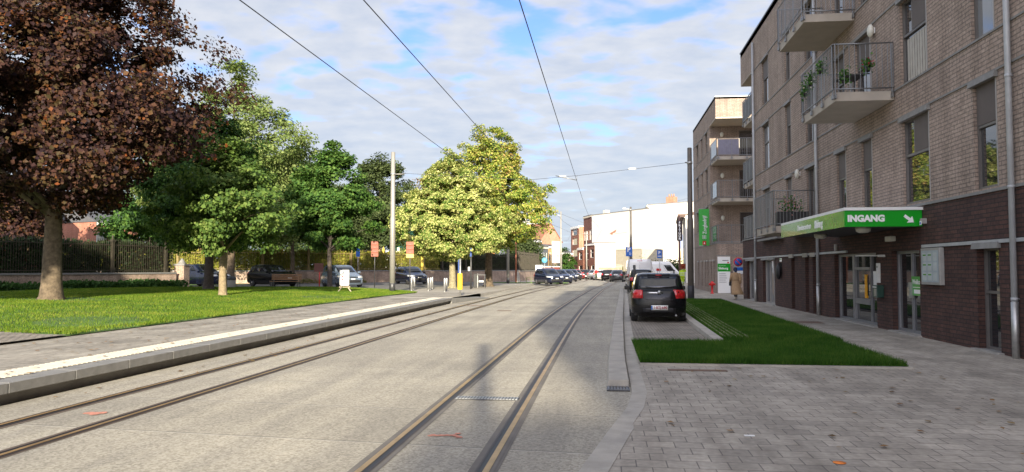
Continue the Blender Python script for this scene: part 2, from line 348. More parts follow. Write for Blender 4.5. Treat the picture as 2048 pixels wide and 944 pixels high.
# ------------------------------------------------------------------ ground materials
def road_mat():
    m, t, b = newmat('road_concrete'); b.inputs['Roughness'].default_value = 0.8
    co = N(t, 'ShaderNodeTexCoord'); o = co.outputs['Object']
    fine = N(t, 'ShaderNodeTexVoronoi', i_Scale=46.0); t.links.new(o, fine.inputs['Vector'])
    r1 = ramp(t, [(0.0, (0.27, 0.245, 0.195)), (0.45, (0.38, 0.35, 0.285)), (1.0, (0.48, 0.445, 0.365))]); 
    s1 = N(t, 'ShaderNodeSeparateColor'); t.links.new(fine.outputs['Color'], s1.inputs[0]); t.links.new(s1.outputs[0], r1.inputs[0])
    big = N(t, 'ShaderNodeTexNoise', i_Scale=0.35, i_Detail=7.0, i_Roughness=0.65); t.links.new(o, big.inputs[0])
    r2 = ramp(t, [(0.3, (0.74, 0.74, 0.75)), (0.7, (1.10, 1.09, 1.07))]); t.links.new(big.outputs[0], r2.inputs[0])
    c = mixc(t, 1.0, r1.outputs[0], r2.outputs[0], 'MULTIPLY')
    # slabs: each a slightly different grey, thin saw-cut joints between
    s = N(t, 'ShaderNodeSeparateXYZ'); t.links.new(o, s.inputs[0])
    yy = math_(t, 'DIVIDE', math_(t, 'ADD', s.outputs[1], math_(t, 'MULTIPLY', s.outputs[0], 0.09)), 1.75)
    wob = N(t, 'ShaderNodeTexNoise', i_Scale=1.4); t.links.new(o, wob.inputs[0])
    yy = math_(t, 'ADD', yy, math_(t, 'MULTIPLY', wob.outputs[0], 0.012))
    fr = math_(t, 'FRACT', yy); jl = math_(t, 'LESS_THAN', fr, 0.012)
    wn = N(t, 'ShaderNodeTexWhiteNoise', noise_dimensions='1D'); t.links.new(math_(t, 'FLOOR', yy), wn.inputs['W'])
    c = mixc(t, 1.0, c, ramp_v(t, wn.outputs[0], 0.93, 1.05), 'MULTIPLY')
    c = mixc(t, math_(t, 'MULTIPLY', jl, 0.8), c, (0.11, 0.10, 0.085))
    jl2 = math_(t, 'MULTIPLY', math_(t, 'GREATER_THAN', fr, 0.985), 0.5); c = mixc(t, jl2, c, (0.55, 0.52, 0.45))
    # wheel lanes: tyres have rubbed two darker bands along each track
    lane = math_(t, 'ABSOLUTE', math_(t, 'SUBTRACT', math_(t, 'ABSOLUTE', math_(t, 'ADD', s.outputs[0], 1.5)), 0.8))
    lf = N(t, 'ShaderNodeMapRange', interpolation_type='SMOOTHSTEP'); t.links.new(lane, lf.inputs[0]); lf.inputs[1].default_value = 0.0; lf.inputs[2].default_value = 0.45; lf.inputs[3].default_value = 0.30; lf.inputs[4].default_value = 0.0
    c = mixc(t, math_(t, 'MULTIPLY', lf.outputs[0], wob.outputs[0]), c, (0.13, 0.12, 0.11))
    mq = N(t, 'ShaderNodeMapping'); t.links.new(o, mq.inputs[0]); mq.inputs['Scale'].default_value = (2.2, 0.16, 1)
    sn = N(t, 'ShaderNodeTexNoise', i_Scale=1.0, i_Detail=6.0, i_Roughness=0.65); t.links.new(mq.outputs[0], sn.inputs[0])
    rs = ramp(t, [(0.38, (0.84, 0.84, 0.85)), (0.6, (1.05, 1.045, 1.03))]); t.links.new(sn.outputs[0], rs.inputs[0]); c = mixc(t, 1.0, c, rs.outputs[0], 'MULTIPLY')
    # tyre and drip stains
    st = N(t, 'ShaderNodeTexNoise', i_Scale=2.3, i_Detail=8.0, i_Roughness=0.75); t.links.new(o, st.inputs[0])
    f = N(t, 'ShaderNodeMapRange'); t.links.new(st.outputs[0], f.inputs[0]); f.inputs[1].default_value = 0.60; f.inputs[2].default_value = 0.72; f.inputs[4].default_value = 0.35
    c = mixc(t, f.outputs[0], c, (0.17, 0.16, 0.145))
    t.links.new(c, b.inputs['Base Color'])
    bp = N(t, 'ShaderNodeBump', i_Strength=0.5, i_Distance=0.006); t.links.new(s1.outputs[0], bp.inputs['Height']); t.links.new(bp.outputs[0], b.inputs['Normal'])
    return m
def ramp_v(t, src, a, b_):
    r = ramp(t, [(0.0, (a,) * 3), (1.0, (b_,) * 3)]); t.links.new(src, r.inputs[0]); return r.outputs[0]
ROAD = road_mat()
ASPH = pm('asphalt', (0.16, 0.155, 0.145), 0.9, var=0.2, scale=1.2, bump=0.5, bscale=150, dirt=(0.24, 0.225, 0.2))
FOOT = pm('footway_surface', (0.35, 0.32, 0.27), 0.9, var=0.15, scale=1.5, bump=0.3, bscale=80, dirt=(0.25, 0.22, 0.18))
EARTH = pm('earth', (0.20, 0.155, 0.10), 0.95, var=0.35, scale=5, bump=0.8, bscale=40)
def soilgrass(name, c1, c2, c3):
    m, t, b = newmat(name); b.inputs['Roughness'].default_value = 0.9; co = N(t, 'ShaderNodeTexCoord')
    n = N(t, 'ShaderNodeTexNoise', i_Scale=0.8, i_Detail=8.0, i_Roughness=0.7); t.links.new(co.outputs['Object'], n.inputs[0])
    r = ramp(t, [(0.32, c1), (0.5, c2), (0.68, c3)]); t.links.new(n.outputs[0], r.inputs[0]); t.links.new(r.outputs[0], b.inputs['Base Color'])
    n4 = N(t, 'ShaderNodeTexNoise', i_Scale=30.0, i_Detail=4.0); t.links.new(co.outputs['Object'], n4.inputs[0])
    bp = N(t, 'ShaderNodeBump', i_Strength=1.0, i_Distance=0.06); t.links.new(n4.outputs[0], bp.inputs['Height']); t.links.new(bp.outputs[0], b.inputs['Normal'])
    return m
LAWNB = soilgrass('lawn_base', (0.045, 0.085, 0.015), (0.075, 0.15, 0.022), (0.11, 0.20, 0.03))
LAWNR = soilgrass('lush_lawn_base', (0.02, 0.07, 0.01), (0.035, 0.11, 0.014), (0.05, 0.14, 0.02))
BLADE_L = leafmat('sunlit_grass', [(0.045, 0.10, 0.010), (0.085, 0.16, 0.014), (0.14, 0.21, 0.018), (0.25, 0.26, 0.05)], trans=0.3, clump=0.7)
BLADE_R = leafmat('lush_grass', [(0.020, 0.065, 0.008), (0.036, 0.105, 0.012), (0.062, 0.145, 0.018), (0.14, 0.20, 0.04)], trans=0.35, clump=1.5)

def rows_sheet(name, ys, xl, xr, zf, nx, mat, kind='structure', parent=None):
    """sheet between two border lines xl(Y) and xr(Y)"""
    m = M()
    vs = []; fs = []
    for y in ys:
        a, b = xl(y), xr(y)
        for i in range(nx + 1):
            x = a + (b - a) * i / nx; vs.append((x, y, zf(x, y)))
    for j in range(len(ys) - 1):
        for i in range(nx):
            p = j * (nx + 1) + i; fs.append((p, p + 1, p + nx + 2, p + nx + 1))
    m.add(vs, fs, mat); o = m.build(name, parent)
    if kind: o['kind'] = kind
    return o
g = M(); g.quad((-1500, -300, -0.16), (1500, -300, -0.16), (1500, 2600, -0.16), (-1500, 2600, -0.16), EARTH); tag(g.build('ground'), kind='structure')

LEDGE = [(-40, -7.42), (36.2, -7.42), (40, -7.2), (50, -7.45), (62, -7.6), (72, -7.4), (85, -6.9), (100, -6.2), (115, -6.6), (130, -9), (150, -15), (175, -27), (210, -55)]
REDGE = [(-40, -1.6), (0, -0.75), (5, -0.42), (6.4, -0.20), (7.8, 0.02), (9.2, 0.26), (10.3, 0.36), (14, 0.38), (25, 0.62), (41, 1.05), (60, 1.5), (80, 2.8), (100, 3.9), (120, 3.8), (140, 2.2), (160, -3), (175, -9), (210, -35)]
TR = [(-60, -1.52), (24, -1.52), (32, -1.42), (41, -1.22), (50, -0.95), (61, -0.62), (75, 0.1), (88, 0.75), (100, 1.05), (112, 0.9), (125, 0.2), (138, -1.5), (150, -4.0), (165, -9.0), (185, -18)]
TL = [(-60, -5.98), (30, -5.98), (45, -5.85), (60, -5.5), (75, -4.75), (88, -3.75), (100, -3.1), (112, -3.0), (125, -3.8), (138, -5.6), (150, -8.0), (165, -13), (185, -22)]
def smooth_poly(P, y):
    # Catmull-like smoothing by local averaging of the piecewise line
    return sum(lerpf(P, y + k) * w for k, w in ((-6, .1), (-3, .2), (0, .4), (3, .2), (6, .1)))
ysr = [-40 + 2 * i for i in range(0, 126)]
ysr = sorted(set(ysr + [4.5 + 0.25 * i for i in range(28)] + [36.2]))
rows_sheet('road', ysr, lambda y: lerpf(LEDGE, y), lambda y: lerpf(REDGE, y), lambda x, y: 0.0, 6, ROAD)

# right-hand footway
rows_sheet('sidewalk', ysr, lambda y: lerpf(REDGE, y) + (0.20 if y > 8 else 0.24), lambda y: max(30.0, lerpf(REDGE, y) + 25), lambda x, y: 0.03, 4, PAVER)
# flush kerb line that bends away in front of the driveway
km = M()
for a, b in zip(ysr[:-1], ysr[1:]):
    if b > 150: break
    xa, xb = lerpf(REDGE, a), lerpf(REDGE, b); w = 0.20 if a > 8 else 0.24; w2 = 0.20 if b > 8 else 0.24
    za, zb = 0.034, 0.034
    km.quad((xa, a, za), (xa + w, a, za), (xb + w2, b, zb), (xb, b, zb), CONC_K)
    km.quad((xa, a, -0.02), (xa, a, za), (xb, b, zb), (xb, b, -0.02), CONC_K)
o = km.build('kerb'); o['kind'] = 'structure'
# raised concrete kerb units beside the track
km = M(); y = 10.9
while y < 60:
    L = 2.0; y2 = y + L
    f = lambda yy: lerpf(REDGE, yy) - 0.34 + (0 if yy < 41 else 0)
    xa, xb = f(y), f(y2 - .015)
    km.add([(xa, y, 0.004), (xa + .31, y, 0.004), (xb + .31, y2 - .015, 0.004), (xb, y2 - .015, 0.004), (xa + .03, y, 0.11), (xa + .31, y, 0.115), (xb + .31, y2 - .015, 0.115), (xb + .03, y2 - .015, 0.11)],
           [(4, 5, 6, 7), (0, 1, 5, 4), (1, 2, 6, 5), (2, 3, 7, 6), (3, 0, 4, 7)], CONC_K)
    y = y2
o = km.build('raised_kerb', bevel=0.008); o['kind'] = 'structure'
# gully at the kerb's near end
t_ = thing('kerb_gully', 'small metal gully grate at the near end of the raised concrete kerb', 'drain', (0.19, 10.72, 0.0))
m = M(); m.box(-.17, .15, -.17, .16, 0.004, 0.02, DKSTEEL); m.build('grate_frame', t_)
m = M()
for i in range(7): m.box(-.15 + .042 * i, -.13 + .042 * i, -.15, .14, 0.021, 0.034, GREY_STEEL)
m.build('grate_bars', t_)
# parking bay
rows_sheet('parking_bay', [17.1 + 2 * i for i in range(23)], lambda y: lerpf(REDGE, y) + 0.21, lambda y: lerpf(REDGE, y) + 1.92, lambda x, y: 0.042, 3, SETT)
km = M(); y = 17.1
while y < 60:
    f = lambda yy: lerpf(REDGE, yy) + 1.93
    xa, xb = f(y), f(y + .985)
    km.add([(xa, y, 0.03), (xa + .22, y, 0.03), (xb + .22, y + .985, 0.03), (xb, y + .985, 0.03), (xa, y, 0.15), (xa + .22, y, 0.15), (xb + .22, y + .985, 0.15), (xb, y + .985, 0.15)],
           [(4, 5, 6, 7), (0, 1, 5, 4), (1, 2, 6, 5), (2, 3, 7, 6), (3, 0, 4, 7)], CONC_K); y += 1
o = km.build('bay_kerb', bevel=0.006); o['kind'] = 'structure'

# lawn on the right: front part and the long part behind it
def grassfield(name, pts_fn, n, h, w, mat, zf, seed):
    r = np.random.default_rng(seed); P = pts_fn(r, n); n = len(P)
    hh = h * (0.5 + r.random(n)); ww = w * (0.6 + 0.8 * r.random(n)); a = r.random(n) * 2 * np.pi
    lean = (r.random((n, 2)) - 0.5) * hh[:, None] * 1.1
    z = zf(P); dx = np.cos(a) * ww / 2; dy = np.sin(a) * ww / 2
    v = np.empty((n, 3, 3)); v[:, 0] = np.stack([P[:, 0] - dx, P[:, 1] - dy, z], 1); v[:, 1] = np.stack([P[:, 0] + dx, P[:, 1] + dy, z], 1)
    v[:, 2] = np.stack([P[:, 0] + lean[:, 0], P[:, 1] + lean[:, 1], z + hh], 1)
    o = raw_mesh(name, v.reshape(-1, 3), np.arange(n * 3).reshape(-1, 3), mat); o['kind'] = 'stuff'
    return o
RX = lambda y: 5.0 + (y - 13.5) * 0.03
rl = lambda y: lerpf(REDGE, y) + (0.23 if y < 17 else 2.16)
ysl = [13.4, 14, 15, 16, 16.99, 17.0] + [18 + i for i in range(21)]
rows_sheet('lawn_right', ysl, rl, RX, lambda x, y: 0.06 + (0.06 if y > 17 else 0.02), 6, LAWNR)
def rp(r, n):
    y = 13.24 + (r.random(n) ** 1.35) * 25.4; xl = np.where(y < 17.0, 0.60, np.interp(y, [17, 41], [2.6, 3.2])); xr = 5.0 + (y - 13.5) * 0.03
    x = xl + (xr - xl) * r.random(n)
    strip = (y > 17.4) & (x < xl + 0.62) & (((x - xl) % 0.125) < 0.012)   # the slim slats stay bare
    return np.stack([x, y], 1)[~strip]
grassfield('lush_grass_blades', rp, 230000, 0.09, 0.011, BLADE_R, lambda P: np.where(P[:, 1] > 17, 0.115, 0.075), 3)
tag(bpy.data.objects['lush_grass_blades'], 'lush green grass in the bed in front of the care centre', 'grass')
# slim pale edging slats in the grass
m = M()
t_ = thing('edging_slats', 'five slim pale edging slats running through the right lawn beside the bay kerb', 'edging', (2.9, 17.3, 0.1))
for k in range(5):
    m = M(); x0 = 2.66 + 0.125 * k - 2.9
    m.add([(x0, 0, 0), (x0 + .013, 0, 0), (x0 + .58 + .013, 20.5, 0), (x0 + .58, 20.5, 0), (x0, 0, .095), (x0 + .013, 0, .095), (x0 + .58 + .013, 20.5, .095), (x0 + .58, 20.5, .095)],
          [(4, 5, 6, 7), (0, 1, 5, 4), (1, 2, 6, 5), (2, 3, 7, 6), (3, 0, 4, 7)], pm('pale_wood', (0.45, 0.40, 0.27), 0.8)); m.build('slat', t_)
# pale edging between lawn and footway
m = M(); m.add([(RX(13.3), 13.2, .03), (RX(13.3) + .07, 13.2, .03), (RX(39) + .07, 39, .03), (RX(39), 39, .03), (RX(13.3), 13.2, .075), (RX(13.3) + .07, 13.2, .075), (RX(39) + .07, 39, .075), (RX(39), 39, .075)],
      [(4, 5, 6, 7), (0, 1, 5, 4), (1, 2, 6, 5), (2, 3, 7, 6), (3, 0, 4, 7)], CONC_K)
m.box(0.6, RX(13.3), 13.2, 13.28, .03, .07, CONC_K); o = m.build('lawn_edging'); o['kind'] = 'structure'

# ------------------------------------------------------------------ tram rails
STEEL_RAIL = pm('rail_steel', (0.50, 0.33, 0.15), 0.42, 0.7, var=0.25, scale=3)
RAIL_EDGE = pm('rail_dark_steel', (0.075, 0.06, 0.055), 0.5, 0.6)
BED = pm('rail_bedding', (0.15, 0.135, 0.118), 0.8, var=0.2, scale=2)
BED_L = pm('rail_bedding_brown', (0.115, 0.085, 0.065), 0.85, var=0.2, scale=2)
def strip_mesh(P, off, w, z, mat, y0, y1, m):
    y = y0; prev = None
    while y <= y1:
        x = smooth_poly(P, y); x2 = smooth_poly(P, y + .5); dx = (x2 - x) / .5; L = math.hypot(dx, 1); nx, ny = 1 / L, -dx / L
        a = (x + nx * (off - w / 2), y + ny * (off - w / 2), z); b = (x + nx * (off + w / 2), y + ny * (off + w / 2), z)
        if prev: m.quad(prev[0], prev[1], b, a, mat)
        prev = (a, b); y += 1.5
    return m
for P, nm, bed, pos in ((TR, 'right', BED, 'nearer the parked hatchback'), (TL, 'left', BED_L, 'nearer the platform')):
    for s, sd in ((-1, 'left'), (1, 'right')):
        lab = 'grooved tram rail, %s rail of the %s track, set in the concrete road' % (sd, nm)
        t_ = thing('tram_rail', lab, 'rail', (0, 0, 0), group='tram rails in the road')
        o_ = s * 0.5
        strip_mesh(P, o_ + s * 0.0, 0.25, 0.004, bed, -30, 180, M()).build('bedding_strip', t_)
        mm = M(); strip_mesh(P, o_ - s * 0.055, 0.022, 0.009, RAIL_EDGE, -30, 180, mm); mm.build('guard_lip', t_)
        mm = M(); strip_mesh(P, o_ - s * 0.022, 0.042, 0.006, BLACK, -30, 180, mm); mm.build('groove', t_)
        mm = M(); strip_mesh(P, o_ + s * 0.028, 0.055, 0.012, STEEL_RAIL, -30, 180, mm); mm.build('rail_head', t_)
        mm = M(); strip_mesh(P, o_ + s * 0.075, 0.04, 0.008, BED if nm == 'right' else RAIL_EDGE, -30, 180, mm); mm.build('rubber_seal', t_)
# drain grating between the rails
t_ = thing('track_drain', 'narrow slotted drain grating across the right tram track', 'drain', (-1.53, 9.75, 0.0))
m = M(); m.box(-.42, .42, -.11, .11, .004, .012, DKSTEEL); m.build('grate_frame', t_)
m = M()
for i in range(20): m.box(-.40 + .041 * i, -.375 + .041 * i, -.085, .085, .013, .018, GALV)
m.build('grate_bars', t_)
t_ = M(); t_.box(-4.28, -3.72, 29.8, 30.15, 0.004, 0.010, pm('rust_iron', (0.16, 0.10, 0.07), 0.8)); tag(t_.build('manhole_cover'), 'rusty rectangular manhole cover in the middle of the road', 'manhole cover')
t_ = M(); t_.box(-6.3, -5.6, 34.0, 34.3, 0.005, 0.011, MATS['rust_iron']); tag(t_.build('manhole_cover'), 'small rusty cover between the rails of the left track', 'manhole cover')
for (x, y, w, d, lab) in ((1.5, 12.65, .95, .16, 'dark slot drain cover in the pavers in front of the right lawn'), (6.2, 24.3, .9, .8, 'square rusty manhole cover on the footway near the entrance')):
    m = M(); m.box(x - w / 2, x + w / 2, y - d / 2, y + d / 2, .034, .040, MATS['rust_iron']); tag(m.build('manhole_cover'), lab, 'manhole cover')
# spray-painted survey marks
SPRAY = pm('orange_spray', (0.52, 0.22, 0.155), 0.9, var=0.25, scale=30)
def blotches(name, pts, z, mat, label):
    m = M()
    for k_, (x, y, a, b) in enumerate(pts):
        zq = z + .0005 * k_; n = 11; m.add([(x + a * math.cos(2 * math.pi * k / n) * (0.7 + 0.5 * random.random()), y + b * math.sin(2 * math.pi * k / n) * (0.7 + 0.5 * random.random()), zq) for k in range(n)], [tuple(range(n))], mat)
    tag(m.build(name), label, 'paint mark')
G0 = lambda x, y, z=0.0: (lambda p: (p.x, p.y))(at(x, (EYE - z) * 1500 / (y - 537)))
def mark(pxs, z, s):
    out = []
    for (x, y) in pxs:
        a, b = G0(x, y, z); out.append((a, b, s, s * 1.1))
    return out
blotches('paint_mark', mark([(862, 867), (868, 866), (875, 867), (882, 867), (889, 867), (896, 867), (903, 867), (909, 867), (915, 869), (920, 871), (917, 864)], .0045, .034), .0045, SPRAY, 'orange spray-painted double arrow between the rails of the right track')
blotches('paint_mark', mark([(184, 823), (190, 823), (196, 823), (202, 823), (208, 823), (213, 823), (198, 825)], .0045, .06), .0045, SPRAY, 'faded orange spray mark between the rails of the left track')
m = M(); a, b = G0(1671, 920, .035); m.lathe([(0.055, 0), (0.055, 0.002)], (a, b, .0345), pm('orange_dot', (0.75, 0.22, 0.04), 0.8), 14); tag(m.build('paint_mark'), 'orange paint dot on the grey pavers', 'paint mark')

# ------------------------------------------------------------------ tram platform and everything left of it
PLAT_EDGE = -7.42
t_ = thing('tram_platform', 'low tram stop platform edge with grey overhanging slabs and white tactile strip', 'platform', (PLAT_EDGE, 0, 0))
m = M(); y = -20.2
while y < 35.8:
    m.box(-.34, 0.03, y, y + 1.185, 0.14, 0.272, STONE); y += 1.2
m.build('edge_slabs', t_, bevel=0.006)
m = M(); m.box(-.3, -0.14, -20, 36, -0.02, 0.139, CONC); m.build('platform_wall', t_)
TACT = pm('tactile_tile', (0.53, 0.495, 0.415), 0.75, var=0.08, scale=2, dirt=(0.46, 0.43, 0.37))
m = M(); m.box(-.92, -.345, -20, 35.9, 0.2, 0.274, pm('tactile_groove_shade', (0.24, 0.22, 0.18), .8))  # darker base colour stands in for shade between the ribs
y = 3.0
while y < 35.8: m.box(-.90, -.36, y, y + .07, .2745, .282, TACT); y += 0.105
m.build('tactile_strip', t_)
m = M(); m.box(-3.1, .0, 35.95, 36.45, 0.18, 0.276, TACT); m.build('tactile_strip', t_)
m = M(); m.add([(-.34, 36.0, -.01), (.03, 36.0, -.01), (.9, 42.5, 0.0), (-.3, 44, 0.0), (-.34, 36.0, .272), (.03, 36.0, .272), (.9, 42.5, .035), (-.3, 44, .06)], [(4, 5, 6, 7), (0, 1, 5, 4), (1, 2, 6, 5), (2, 3, 7, 6), (3, 0, 4, 7)], STONE); m.build('ramp_kerb', t_)

def fz(x, y): return hL(x, y)
ysg = [-30 + 2 * i for i in range(33)] + [36.2 + 0.01] + [38 + 2 * i for i in range(45)] + [130, 150, 175, 210]
ysg = sorted(ysg)
rows_sheet('footway', ysg, lambda y: -80, lambda y: min(lerpf(LEDGE, y), -7.74) if y < 36.2 else lerpf(LEDGE, y) - .12, fz, 40, FOOT)
rows_sheet('platform_paving', [-30 + 2 * i for i in range(34)] + [36.3, 38, 40, 42, 44, 46], lambda y: -11.3, lambda y: -8.35 if y < 36.4 else -7.8, lambda x, y: hL(x, y) + 0.006, 10, PAVER_L)
rows_sheet('path', [12.0, 12.6, 13.2, 13.8, 14.4], lambda y: -22, lambda y: -11.1, lambda x, y: hL(x, y) + 0.055, 10, SETT)
# car park behind the lawn
rows_sheet('car_park', [43 + 2 * i for i in range(26)], lambda y: -60, lambda y: lerpf([(43, -13), (48, -13.2), (60, -13.8), (80, -11.5), (95, -10.5)], y), lambda x, y: hL(x, y) + 0.008, 30, ASPH)
rows_sheet('cemetery_ground', [36 + 4 * i for i in range(45)], lambda y: -90, lambda y: min(lerpf([(36, -33), (48, -34), (60, -30.3), (64, -29), (69, -23.6), (78, -17.5), (92, -10.9), (112, -9.7), (230, -9.7)], y), -9.7), lambda x, y: hL(x, y) + 0.03, 20, LAWNB)
# kerb of the left footway past the platform
km = M()
for i in range(44, 150, 1):
    xa, xb = lerpf(LEDGE, i), lerpf(LEDGE, i + 1)
    za, zb = hL(xa, i) * .95 + .005, hL(xb, i + 1) * .95 + .005
    km.add([(xa - .14, i, za), (xa, i, za), (xb, i + 1, zb), (xb - .14, i + 1, zb), (xa, i, -.02), (xb, i + 1, -.02)], [(0, 1, 2, 3), (1, 4, 5, 2)], CONC_K)
tag(km.build('footway_kerb'), kind='structure')
# big lawn, in columns
LB = lambda x: lerpf([(-60, 40), (-36, 42.5), (-26, 44.8), (-19.7, 46.8), (-15, 48.0), (-12.4, 46.5), (-11.15, 44.0)], x)
def lawn_cols(name, xs, y0, y1, ny):
    m = M(); vs = []; fs = []
    for x in xs:
        a, b = y0(x), y1(x)
        for j in range(ny + 1):
            y = a + (b - a) * j / ny; e = min(1.0, (-11.05 - x) / 0.5)
            vs.append((x, y, hL(x, y) + 0.015 + 0.05 * max(0, e)))
    for i in range(len(xs) - 1):
        for j in range(ny): p = i * (ny + 1) + j; fs.append((p, p + 1, p + ny + 2, p + ny + 1))
    m.add(vs, fs, LAWNB); tag(m.build(name), kind='structure')
xs = [-60, -50, -44, -40, -36, -33, -30, -28, -26, -24, -22, -20, -18, -16, -15, -14, -13, -12.4, -11.8, -11.4, -11.15]
lawn_cols('lawn', xs, lambda x: 14.4 + (0.6 if x < -12 else 0), LB, 24)
lawn_cols('lawn_near', xs, lambda x: -20.0, lambda x: 12.0, 10)
def lp(r, n):
    x = -11.12 - (r.random(n) ** 1.3) * 24; lb = np.interp(x, [-60, -36, -26, -19.7, -15, -12.4, -11.15], [40, 42.5, 44.8, 46.8, 48, 46.5, 44])
    y = 14.5 + (lb - 14.5) * r.random(n); nz = np.sin(y * 1.7) + np.sin(y * .61 + 2) + np.sin(x * 2.3 + y * .9); bare = ((x > -11.45) & (nz > .1)) | ((np.sin(x * 1.1 + 3) + np.sin(y * .8) + np.sin((x + y) * .37)) > 2.0); k = ~((np.hypot(x + 20.2, y - 25.6) < 1.3) & (r.random(len(x)) < .8)) & ~(bare & (r.random(len(x)) < .75)); return np.stack([x, y], 1)[k]
hLv = np.vectorize(hL)
grassfield('grass_blades', lp, 330000, 0.055, 0.020, BLADE_L, lambda P: hLv(P[:, 0], P[:, 1]) + 0.055, 5)
tag(bpy.data.objects['grass_blades'], 'sunlit short grass of the lawn under the trees', 'grass')
def lp2(r, n):
    x = -11.12 - r.random(n) * 9; y = 8 + 3.95 * r.random(n); return np.stack([x, y], 1)
grassfield('grass_tufts', lp2, 40000, 0.06, 0.015, BLADE_L, lambda P: hLv(P[:, 0], P[:, 1]) + 0.055, 6)
tag(bpy.data.objects['grass_tufts'], 'grass at the left edge in front of the cobbled path', 'grass')

# ------------------------------------------------------------------ facade helpers (local frame: x along, y outwards, z up)
def wall(m, s0, s1, z0, z1, ops, mat, depth=0.14, y=0.0, thick=None):
    ss = sorted({s0, s1} | {v for o in ops for v in (o[0], o[1]) if s0 < v < s1}); zs = sorted({z0, z1} | {v for o in ops for v in (o[2], o[3]) if z0 < v < z1})
    for a, b in zip(ss[:-1], ss[1:]):
        for c, d in zip(zs[:-1], zs[1:]):
            cs, cz = (a + b) / 2, (c + d) / 2
            if any(o[0] < cs < o[1] and o[2] < cz < o[3] for o in ops): continue
            m.quad((a, y, c), (b, y, c), (b, y, d), (a, y, d), mat)
    for (a, b, c, d) in ops:
        c2 = max(c, z0); d2 = min(d, z1)
        if c2 >= d2: continue
        q = y - depth
        m.quad((a, y, c2), (a, q, c2), (a, q, d2), (a, y, d2), mat); m.quad((b, y, c2), (b, q, c2), (b, q, d2), (b, y, d2), mat)
        if d <= z1: m.quad((a, y, d2), (b, y, d2), (b, q, d2), (a, q, d2), mat)
        if c >= z0: m.quad((a, y, c2), (b, y, c2), (b, q, c2), (a, q, c2), mat)
def window(parent, T, s0, s1, z0, z1, pane=None, fr=None, y=-0.13, bars_h=(), bars_v=(), f=0.055, blind=None, sill=None, name='window', lintel=None, curtain=None, handle=None):
    fr = fr or FRAME_AL; pane = pane or GLASS
    m = M(T)
    m.box(s0, s0 + f, y, y + .06, z0, z1, fr); m.box(s1 - f, s1, y, y + .06, z0, z1, fr)
    m.box(s0 + f, s1 - f, y, y + .06, z0, z0 + f, fr); m.box(s0 + f, s1 - f, y, y + .06, z1 - f, z1, fr)
    for h in bars_h: m.box(s0 + f, s1 - f, y, y + .063, h - f * .5, h + f * .5, fr)
    for v in bars_v: m.box(v - f * .45, v + f * .45, y, y + .057, z0 + f, z1 - f, fr)
    w = m.build(name, parent)
    q = M(T); q.quad((s0 + f * .5, y + .012, z0 + f * .5), (s1 - f * .5, y + .012, z0 + f * .5), (s1 - f * .5, y + .012, z1 - f * .5), (s0 + f * .5, y + .012, z1 - f * .5), pane); q.build('pane', w)
    if blind:
        q = M(T); q.box(s0 + f, s1 - f, y + .064, y + .075, blind, z1 - .02, BLIND); q.build('blind', w)
    if sill: q = M(T); q.box(s0 - .03, s1 + .03, y + .06, .035, z0 - .045, z0 + .003, sill); q.build('sill', w)
    if lintel:
        q = M(T); q.add([(s0 - .10, 0.003, z1 - .02), (s1 + .06, 0.003, z1 - .02), (s1 + .06, .09, z1 - .02), (s0 - .10, .09, z1 - .02), (s0 - .10, 0.003, z1 + .13), (s1 + .06, 0.003, z1 + .13), (s1 + .06, .07, z1 + .10), (s0 - .10, .07, z1 + .10)],
              [(4, 5, 6, 7), (0, 3, 2, 1), (0, 1, 5, 4), (1, 2, 6, 5), (2, 3, 7, 6), (3, 0, 4, 7)], lintel); q.build('shutter_box', w)
    return w
def balcony(parent, T, s0, s1, y1, z, th=0.25, h=1.28, open_side=None, slab=None, panel=None, y0=0.0, step=0.13):
    """slab from the wall to y1 with a bar railing on three sides"""
    m = M(T); m.box(s0, s1, y0 + .004, y1, z - th, z, slab or CONC_B); b = m.build('balcony', parent, bevel=0.01)
    r = M(T); e = 0.045
    A, B, C, D = (s0 - e, y0 + .02), (s0 - e, y1 + e), (s1 + e, y1 + e), (s1 + e, y0 + .02)
    for zz_ in (z + .07, z + h):
        r.tube([(p[0], p[1], zz_) for p in (A, B)], 0.02, GREY_STEEL, 6); r.tube([(p[0], p[1], zz_) for p in (B, C)], 0.02, GREY_STEEL, 6); r.tube([(p[0], p[1], zz_) for p in (C, D)], 0.02, GREY_STEEL, 6)
    def side(p, q):
        L = math.hypot(q[0] - p[0], q[1] - p[1]); n = max(1, int(L / step))
        for i in range(n + 1):
            t = i / n; r.tube([(p[0] + (q[0] - p[0]) * t, p[1] + (q[1] - p[1]) * t, z + .07), (p[0] + (q[0] - p[0]) * t, p[1] + (q[1] - p[1]) * t, z + h)], 0.009, GREY_STEEL, 4, cap=False)
        k = max(1, round(L / 1.1))
        for i in range(k + 1):
            t = min(.97, max(.03, i / k)); x, y = p[0] + (q[0] - p[0]) * t, p[1] + (q[1] - p[1]) * t
            r.box(x - .025, x + .025, y - .012, y + .012, z - th * .75, z + h, GREY_STEEL); r.box(x - .07, x + .07, y - .02, y + .02, z - th * .75, z - th * .75 + .11, GREY_STEEL)
    side(B, C); side(A, B); side(C, D)
    r.build('railing', b)
    if panel:
        q = M(T)
        for k in range(4):
            u = s0 + (s1 - s0) * k / 4; q.box(u + .03, u + (s1 - s0) / 4 - .03, y1 + e - .04, y1 + e - .02, z + .1, z + h - .06, panel)
        q.build('screen_panel', b)
    return b
